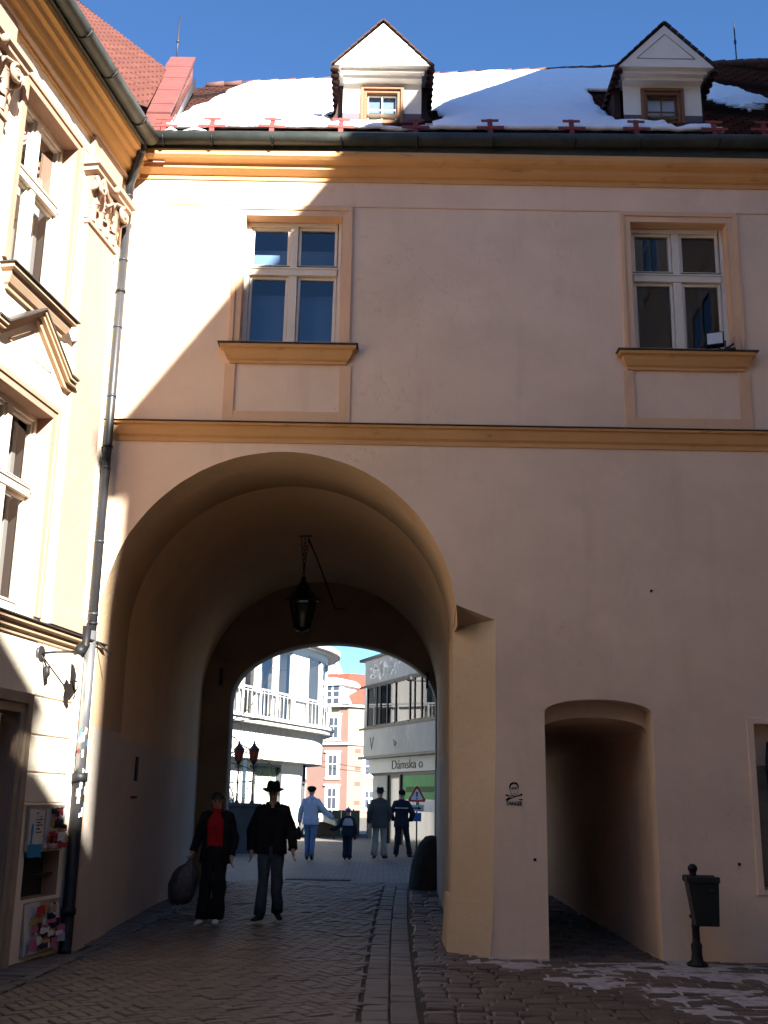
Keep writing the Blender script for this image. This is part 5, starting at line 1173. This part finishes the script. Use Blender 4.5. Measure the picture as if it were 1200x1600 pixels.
def person(label, x, y, H, rz, P):
    """standing or walking figure facing -y before rotation; P holds joints (for a 1.75 m body) and clothes"""
    k = H/1.75; S = lambda v: Vector(v)*k
    t = thing('person', label, 'person', (x, y, gz(y) + .004), rz)
    arms = P['arms']; legs = P['legs']; bend = P.get('bend', 0); hy = P.get('head', (0,0,0))
    V = []; E_ = []
    def v(p, rx, ry=None, to=None):
        V.append((tuple(S(p)), rx*k, (ry or rx)*k)); i = len(V)-1
        if to is not None: E_.append((to, i))
        return i
    pel = v((0,0,.96), .14, .10); wa = v((0,0,1.10), .125, .09, pel); che = v((0,.0,1.28), .145, .105, wa); nb = v((0,.01,1.45), .07, .065, che)
    nk = v((0,0,1.52), .052, .055, nb)
    hr = Matrix.Rotation(hy[0], 3, 'X') @ Matrix.Rotation(hy[1], 3, 'Z'); nc = Vector((0,0,1.53))
    hd = lambda p: tuple(nc + hr @ (Vector(p) - nc))
    ja = v(hd((0,-.022,1.585)), .058, .07, nk); fa = v(hd((0,-.015,1.645)), .072, .088, ja); br = v(hd((0,-.004,1.70)), .074, .09, fa); tp = v(hd((0,.004,1.738)), .045, .055, br)
    no = v(hd((0,-.112,1.632)), .012, .016, fa)
    for s in (-1, 1):
        hp = v((s*.088,0,.90), .085, .09, pel); kn = v(legs[s][0], .056, .06, hp); an = v(legs[s][1], .036, .042, kn)
        d = Vector(legs[s][2]); v(tuple(Vector(legs[s][1]) + Vector((0,0,-.045)) + d*.05), .034, .034, an)
        sh = v((s*.165,.01,1.41), .058, .062, che); el = v(arms[s][0], .040, .042, sh); wr = v(arms[s][1], .026, .03, el)
        hdv = Vector(arms[s][2]).normalized(); side = Vector(arms[s][3]).normalized() if len(arms[s]) > 3 else Vector((0,-1,0)); side = (side - hdv*side.dot(hdv)).normalized(); nor = hdv.cross(side)*(-s)
        w0 = Vector(arms[s][1]); pal = v(tuple(w0 + hdv*.055), .020, .038, wr)
        curl = P.get('curl', {}).get(s, .35)
        for fi, (off, ln) in enumerate(((-.030,.072),(-.010,.082),(.010,.077),(.028,.060))):
            b0 = w0 + hdv*.088 - side*off*1.0*-1*-1; 
            q0 = v(tuple(w0 + hdv*.09 + side*(-off)), .0095, None, pal); 
            d1 = (hdv*math.cos(curl) + nor*math.sin(curl)); d2 = (hdv*math.cos(curl*2.2) + nor*math.sin(curl*2.2))
            q1 = v(tuple(w0 + hdv*.09 + side*(-off) + d1*ln*.5), .0085, None, q0); v(tuple(w0 + hdv*.09 + side*(-off) + d1*ln*.5 + d2*ln*.5), .007, None, q1)
        th = v(tuple(w0 + hdv*.04 + side*.035), .012, None, pal); th2 = v(tuple(w0 + hdv*.07 + side*.055 + nor*.012), .0095, None, th); v(tuple(w0 + hdv*.098 + side*.058 + nor*.022), .008, None, th2)
    body = skin_obj('body', V, E_, m_skin, t, 2)
    for s in (-1, 1):                                     # ears, eyes
        q = MB(); q.lathe([(0,-.012),(.018,-.008),(.022,.0),(.016,.008),(0,.004)], 8, (0,0,0), f=lambda p,a,r,z: tuple(S(hd((s*(.076 + z*.8), .005 + p[0]*.6, 1.645 + p[1]*1.4))))); q.build('ear', m_skin, t)
        if P.get('face'):
            q = MB(); q.lathe([(0,-.006),(.011,-.003),(.012,.001),(0,.005)], 8, (0,0,0), f=lambda p,a,r,z: tuple(S(hd((s*.031 + p[0], -.094 - z, 1.655 + p[1]*.55))))); q.build('eye', m_eye, t)
            q = MB(); q.tube([S(hd((s*.014,-.1,1.674))), S(hd((s*.034,-.1,1.680))), S(hd((s*.052,-.088,1.674)))], .005*k, 5); q.build('eyebrow', m_hair, t)
    if P.get('face'):
        q = MB(); q.tube([S(hd((-.024,-.088,1.592))), S(hd((0,-.096,1.594))), S(hd((.024,-.088,1.592)))], [.004*k,.007*k,.004*k], 6); q.build('mouth', m_lip, t)
    # trousers
    q = MB(); c_ = P['trousers']; wl_ = P.get('wide', 1.0)
    torso(q, [(.80,0,0,.165,.115),(.90,0,.0,.178,.125),(1.0,0,0,.168,.115),(1.06,0,0,.155,.105)], k, fold=.006, seed=x)
    for s in (-1, 1):
        hp = Vector((s*.088,0,.93)); kn = Vector(legs[s][0]); an = Vector(legs[s][1])
        pts = [hp, hp.lerp(kn,.33), hp.lerp(kn,.66), kn, kn.lerp(an,.33), kn.lerp(an,.66), an + Vector((0,0,-.01))]
        rad = [.098,.096,.082,.070*wl_,.066*wl_,.064*wl_**1.5,.067*wl_**1.8]
        q.tube([S(p) for p in pts], [(r_*k*1.02, r_*k) for r_ in rad], 16, amp=.022*k, freq=9)
    q.build('trousers', c_, t)
    for s in (-1, 1):
        an = Vector(legs[s][1]); d = Vector(legs[s][2]).normalized(); up = Vector((0,0,1)); b = an + Vector((0,0,-.04))
        fl = max(0, an.z - .095)
        pts = [b - d*.075 + up*.0, b - d*.03, b + d*.07 - up*.005, b + d*.145 - up*(.016), b + d*.19 - up*.024]
        q = MB(); q.tube([S(p) for p in pts], [(.030*k,.026*k),(.045*k,.036*k),(.036*k,.044*k),(.026*k,.046*k),(.012*k,.028*k)], 12, ref=(0,0,1))
        q.tube([S(b + up*.01), S(an + up*.06)], [.045*k,.046*k], 12)
        q.build('shoe', P['shoes'], t)
    # upper garments
    for g_ in P['tops']:
        q = MB(); torso(q, g_['keys'], k, g_.get('gap', 0), g_.get('fold', .01), seed=x*3, puff=g_.get('puff'))
        if g_.get('sleeves', True):
            for s in (-1, 1):
                sh = Vector((s*.150,.01,1.415)); el = Vector(arms[s][0]); wr = Vector(arms[s][1]); a0 = Vector((s*.085,.01,1.44)); w2 = wr.lerp(el, .04)
                pts = [a0, sh, sh.lerp(el,.35), sh.lerp(el,.7), el, el.lerp(w2,.4), el.lerp(w2,.75), w2]
                m_ = g_.get('sl', 1.0); rad = [.072,.086,.074,.066,.064,.058,.053,.053]
                q.tube([S(p) for p in pts], [r_*m_*k for r_ in rad], 16, amp=.02*k, freq=11)
        q.build(g_['name'], g_['mat'], t, solid=g_.get('solid', 0))
    if P.get('collar'):
        q = MB(); rows = []
        for z, r_ in ((1.42,.098),(1.47,.088),(1.53,.094),(1.50,.105),(1.45,.12)):
            rows.append([tuple(S((r_*math.cos(a)*1.02, r_*math.sin(a)*.95 + .005, z + (.02*math.sin(a))))) for a in [-math.pi/2 + .3 + (2*math.pi-.6)*j/20 for j in range(21)]])
        q.grid(rows); q.build('collar', P['collar'], t)
    # hair and headgear
    top = lambda p: tuple(S(hd(p)))
    def cap_shell(mb, r_, z0, back=1.0, front=.3, zc=1.665, squash=1.12):
        rows = []
        for i in range(9):
            ph = R(90 - i*(100/8)); row = []
            for j in range(24):
                a = 2*math.pi*j/24; fr_ = (1 - math.sin(a))/2
                low = ph if ph > R(front*60) else ph*(1 - fr_) + R(front*60)*fr_ if ph < R(front*60) else ph
                row.append(top((r_*math.cos(low)*math.cos(a), .002 + r_*squash*math.cos(low)*math.sin(a), zc + r_*1.05*math.sin(low))))
            rows.append(row)
        mb.grid(rows, True)
    q = MB(); cap_shell(q, P.get('hs', .091), 0, front=P.get('hairline', .5)); 
    if P.get('bun'): q.lathe([(0,-.04),(.03,-.03),(.042,0),(.03,.03),(0,.04)], 10, (0,0,0), f=lambda p,a,r,z: top((p[0], .13 + p[1]*.8, 1.66 + z)))
    if P.get('long'): 
        q.tube([top((0,.075,1.66)), top((0,.085,1.58)), top((0,.075,1.50))], [(.05*k,.08*k),(.04*k,.075*k),(.02*k,.05*k)], 12)
    q.build('hair', P.get('hair', m_hair), t)
    ht = P.get('hat')
    if ht == 'fedora':
        q = MB()
        def sh_(p, a, r, z): 
            zz = z + (.010*math.cos(2*a) if r > .105 else 0)*((r-.1)/.07)
            if z > .11: zz -= .022*math.exp(-((p[0])/.03)**2)
            return top((p[0]*.94, p[1]*1.12 + .002, 1.70 + zz))
        q.lathe([(.0,.0),(.098,.0),(.158,.004),(.16,.009),(.10,.014),(.1,.03),(.097,.07),(.088,.105),(.07,.125),(.035,.128),(0,.118)], 28, (0,0,0), f=sh_); hb = q.build('hat', P['hatm'], t)
        q = MB(); q.lathe([(.101,.014),(.103,.016),(.101,.042),(.098,.044)], 28, (0,0,0), f=sh_); q.build('hat_band', m_trs, hb)
    if ht in ('beret', 'knit', 'cap'):
        q = MB(); w_ = .125 if ht == 'beret' else .103
        q.lathe([(.096,-.02),(.1,.0),(w_,.035),(w_*.95,.07),(w_*.7,.098),(.03,.112),(0,.113)], 22, (0,0,0), f=lambda p,a,r,z: top((p[0]*.95, p[1]*1.1 + .004, 1.69 + z)))
        if ht == 'knit':
            q.lathe([(.1,-.03),(.108,-.028),(.109,.012),(.1,.014)], 22, (0,0,0), f=lambda p,a,r,z: top((p[0]*.95, p[1]*1.1 + .004, 1.69 + z))); q.lathe([(0,.10),(.02,.11),(.028,.13),(.02,.15),(0,.155)], 10, (0,0,0), f=lambda p,a,r,z: top((p[0], p[1], 1.69 + z)))
        if ht == 'cap':
            q.grid([[top((.1*math.cos(a)*.9, -.06 + .02*j - (.03 + .11*(1-j/2))*abs(math.sin(a)), 1.695 + .004*j - .01*(1-j/2))) for a in [R(200 + 14*i) for i in range(11)]] for j in (0,1,2)])
        q.build('hat', P['hatm'], t)
    return t, S, k
stand = {-1: ((-.09,-.01,.50),(-.095,.015,.095),(-.15,-1,0)), 1: ((.09,-.01,.50),(.095,.015,.095),(.15,-1,0))}
COATK = lambda hem, rx, ry, w=.175: [(hem,0,0,rx,ry),(hem+.12,0,0,rx*.985,ry),(1.0,0,0,.195,.145),(1.12,0,0,.18,.135),(1.28,0,-.0,.195,.142),(1.38,0,.005,.185,.128),(1.44,0,.01,.13,.105),(1.48,0,.01,.085,.085)]
# woman in red, walking towards us with a bag
P = dict(arms={-1: ((-.25,.03,1.16),(-.31,-.02,.95),(-.35,-.0,-1),(0,-1,0)), 1: ((.235,.05,1.14),(.225,-.02,.90),(.05,-.1,-1),(0,-1,0))},
 legs={-1: ((-.10,-.055,.50),(-.125,-.04,.095),(-.25,-1,0)), 1: ((.075,-.03,.49),(.05,.03,.095),(.1,-1,0))}, head=(R(20), R(8), 0), face=True, trousers=m_trs, wide=1.32, shoes=m_wsho, bun=True, hs=.099, hairline=.25, curl={-1: 1.0},
 tops=[dict(name='sweater', mat=m_redk, keys=[(.94,0,0,.160,.115),(1.1,0,0,.145,.112),(1.28,0,-.01,.165,.128),(1.38,0,0,.15,.112),(1.45,0,.005,.09,.085),(1.53,0,0,.068,.07)], sleeves=False),
       dict(name='open_coat', mat=m_blackc, keys=[(.80,0,.0,.215,.165),(.95,0,0,.20,.155),(1.12,0,0,.185,.145),(1.28,0,0,.198,.15),(1.38,0,.005,.185,.132),(1.44,0,.01,.13,.108),(1.49,0,.01,.095,.09)], gap=lambda z: .62 - .18*max(0, z-1.2), solid=.012, sl=1.02)])
w1, S1, k1 = person('woman with dark tied hair in open dark coat over red sweater, carrying a bag', -2.03, 14.4, 1.58, R(-4), P)
hb = S1((-.31-.03,-.02,.85)); hb = w1.matrix_world if 0 else (Matrix.Translation((-2.03,14.4,gz(14.4))) @ Matrix.Rotation(R(-4),4,'Z')) @ hb
random.seed(4); bagt = thing('carrier_bag', 'dark crumpled carrier bag hanging from the hand of the woman in red', 'bag', hb)
q = MB(); rr = []
for z, a_, b_, ox in ((.0,.02,.02,0),(-.06,.05,.035,-.01),(-.1,.11,.06,-.03),(-.16,.145,.085,-.055),(-.30,.165,.10,-.085),(-.42,.165,.10,-.10),(-.50,.14,.085,-.115),(-.53,.06,.04,-.12)):
    rr.append([(ox + a_*math.cos(t_)*(1+.26*n(Vector((math.cos(t_)*2.5, math.sin(t_)*2.5, z*9)))), b_*math.sin(t_)*(1+.25*n(Vector((math.cos(t_)*4, math.sin(t_)*4, z*14+3)))), z + .012*math.sin(t_*5)) for t_ in [R(12*j) for j in range(30)]])
q.grid(rr, True); q.build('sack', M('dark_plastic_film', (.045,.04,.038), [((.13,.115,.105), .6, 12, (2,2,.25), .45, .7)], rough=.35, bump=(28,.8,.02), spec=.5), bagt)
q = MB(); q.tube([(-.05,0,-.08),(-.02,0,.0),(.02,0,.03),(.03,0,.0),(.04,.0,-.08)], .01, 6); q.build('handle', bpy.data.materials['dark_plastic_film'], bagt)
# man with hat walking towards us
P = dict(arms={-1: ((-.265,.04,1.15),(-.262,-.04,.90),(.03,-.12,-1),(0,-1,0)), 1: ((.275,.0,1.15),(.30,-.12,.92),(.05,-.25,-1),(0,-1,0))},
 legs={-1: ((-.085,-.13,.50),(-.11,-.13,.10),(-.55,-1,0)), 1: ((.09,-.03,.49),(.105,.12,.12),(.3,-1,-.15))}, head=(R(10), R(-4), 0), face=True, trousers=m_jean, wide=1.08, shoes=m_shoe, hat='fedora', hatm=m_hatb, collar=m_blackc, hairline=.7,
 tops=[dict(name='shirt', mat=m_trs, keys=[(.96,0,0,.165,.12),(1.28,0,-.005,.172,.13),(1.40,0,0,.14,.11),(1.46,0,.005,.08,.08)], sleeves=False),
       dict(name='jacket', mat=m_blackc, keys=[(.86,0,0,.205,.15),(.9,0,0,.21,.155),(1.0,0,0,.205,.152),(1.14,0,0,.205,.15),(1.30,0,0,.222,.155),(1.40,0,.005,.205,.135),(1.455,0,.01,.14,.11),(1.49,0,.01,.09,.09)], gap=lambda z: .10 + .25*max(0, z-1.25), solid=.012, sl=1.1, fold=.014)])
person('man in black hat, dark jacket and jeans walking towards the viewer', -1.385, 14.9, 1.67, R(3), P)
# woman in pale puffer holding the child's hand, seen from behind
P = dict(arms={-1: ((-.33,.06,1.22),(-.56,.04,1.02),(-.9,.0,-.55),(0,-1,0)), 1: ((.27,-.02,1.15),(.29,-.06,.90),(.05,-.1,-1),(0,-1,0))},
 legs={-1: ((-.07,.02,.50),(-.05,.09,.12),(.0,-1,-.25)), 1: ((.07,-.05,.50),(.075,-.0,.095),(.0,-1,0))}, trousers=m_jean2, shoes=m_shoe, hat='beret', hatm=m_hatb, hair=m_hatb, curl={-1: .8},
 tops=[dict(name='puffer_jacket', mat=m_puff, keys=COATK(.86,.20,.15), puff=.07, sl=1.12, fold=.006)], collar=m_puff)
pw_, S3, k3 = person('woman in pale blue quilted jacket, seen from behind holding a child by the hand', -1.66, 28.0, 1.70, R(180), P)
q = MB(); rr = []
for z, a_, b_ in ((.02,.01,.01),(0,.03,.03),(-.1,.07,.05),(-.22,.08,.055),(-.30,.06,.04)): rr.append([(a_*math.cos(t_), b_*math.sin(t_), z) for t_ in [R(24*j) for j in range(15)]])
q.grid(rr, True); bg2 = q.build('handbag', m_dglove, None, loc=(-1.66 - .31*k3, 28.05, gz(28) + .80*k3)); tag(bg2, 'small dark bag held by the woman in the pale quilted jacket', 'bag')
# child
P = dict(arms={-1: ((-.26,.0,1.12),(-.27,-.02,.86),(.05,-.05,-1),(0,-1,0)), 1: ((.30,.05,1.18),(.50,.08,1.06),(.9,.1,.15),(0,-1,0))},
 legs={-1: ((-.08,-.0,.50),(-.075,.03,.095),(-.1,-1,0)), 1: ((.08,-.03,.50),(.075,.0,.095),(.1,-1,0))}, trousers=m_navy, wide=1.25, shoes=m_shoe, hat='knit', hatm=m_bluehat, hair=m_bluehat,
 tops=[dict(name='snow_suit', mat=m_navy, keys=COATK(.84,.205,.165), sl=1.22, fold=.008), dict(name='pale_yoke', mat=m_yoke, keys=[(1.20,0,0,.212,.162),(1.28,0,0,.212,.160),(1.38,0,.005,.198,.142),(1.45,0,.01,.14,.115)], sleeves=False)], collar=m_navy)
ch_, S4, k4 = person('small child in blue cap and dark snow suit with pale yoke, seen from behind', -.755, 28.2, 1.20, R(180), P)
for s, nm in ((-1, m_glove), (1, m_dglove)):
    w0 = Vector(P['arms'][s][1]); hv = Vector(P['arms'][s][2]).normalized(); q = MB(); q.tube([S4(w0 - hv*.03), S4(w0 + hv*.05), S4(w0 + hv*.12), S4(w0 + hv*.16)], [.05*k4,.062*k4,.052*k4,.02*k4], 10); q.build('mitten', nm, ch_)
# two men waiting at the far arch
P = dict(arms={-1: ((-.27,.0,1.15),(-.20,-.12,.96),(.6,-.4,-.5),(0,-1,.2)), 1: ((.275,.03,1.15),(.28,-.02,.90),(.0,-.1,-1),(0,-1,0))},
 legs={-1: ((-.11,-.02,.50),(-.125,.01,.095),(-.45,-1,0)), 1: ((.11,-.01,.50),(.13,.02,.095),(.3,-1,0))}, trousers=m_lgt, wide=1.15, shoes=m_shoe, hat='fedora', hatm=m_hatb, collar=m_coat,
 tops=[dict(name='coat', mat=m_coat, keys=[(.78,0,0,.225,.165),(.9,0,0,.225,.165),(1.05,0,0,.215,.16),(1.2,0,0,.215,.16),(1.32,0,0,.225,.16),(1.40,0,.005,.20,.135),(1.455,0,.01,.14,.11),(1.50,0,.01,.09,.09)], sl=1.18, fold=.012)])
person('man in dark brimmed hat, grey coat and pale trousers, standing with his back turned', .03, 29.0, 1.69, R(178), P)
P = dict(arms={-1: ((-.30,.02,1.16),(-.24,-.10,.98),(.5,-.5,-.3),(0,-1,.2)), 1: ((.30,.0,1.16),(.235,-.10,.98),(-.5,-.5,-.3),(0,-1,.2))},
 legs={-1: ((-.16,-.02,.50),(-.23,.0,.095),(-.6,-1,0)), 1: ((.11,-.01,.50),(.14,.02,.095),(.3,-1,0))}, trousers=m_navy, wide=1.05, shoes=m_shoe, hat='cap', hatm=m_hatb, collar=m_navy,
 tops=[dict(name='jacket', mat=m_navy, keys=COATK(.80,.215,.16), sl=1.2, fold=.012)])
pc, S6, k6 = person('man in black peaked cap and striped navy jacket, back turned', .60, 29.8, 1.66, R(176), P)
q = MB(); torso(q, [(1.295,0,0,.214,.161),(1.305,0,0,.214,.161),(1.32,0,0,.213,.160)], k6, fold=.006); q.build('reflective_stripe', m_strip, pc)
refresh_kids()
# ------------------------------------------------------------------ every loose piece of these repeats becomes a part of its own
def split_pieces(o):
    me = o.data; bm = bmesh.new(); bm.from_mesh(me); bm.verts.ensure_lookup_table()
    seen = {}; k = 0
    for v_ in bm.verts:
        if v_.index in seen: continue
        st_ = [v_]; seen[v_.index] = k
        while st_:
            c_ = st_.pop()
            for e_ in c_.link_edges:
                w_ = e_.other_vert(c_)
                if w_.index not in seen: seen[w_.index] = k; st_.append(w_)
        k += 1
    bm.free()
    if k < 2 or k > 100: return
    for i in range(k):
        b2 = bmesh.new(); b2.from_mesh(me); b2.verts.ensure_lookup_table()
        bmesh.ops.delete(b2, geom=[v_ for v_ in b2.verts if seen[v_.index] != i], context='VERTS')
        m2 = bpy.data.meshes.new(o.name); b2.to_mesh(m2); b2.free()
        for m_ in me.materials:
            if m_ and not m2.materials.get(m_.name): m2.materials.append(m_)
        c_ = o.copy(); c_.data = m2; COL.objects.link(c_); c_.parent = o.parent
    bpy.data.objects.remove(o)
SPLIT = ('gutter_strap','dado','rusticated_course','weather_bar','base_flashing','iron_bracket','pipe_clamp','curtain','wall_slot','red_inset','white_notice','sticker_scrap','poster','clamp','scrollwork')
for o in [x for x in COL.objects if x.type == 'MESH' and x.name.split('.')[0] in SPLIT]: split_pieces(o)
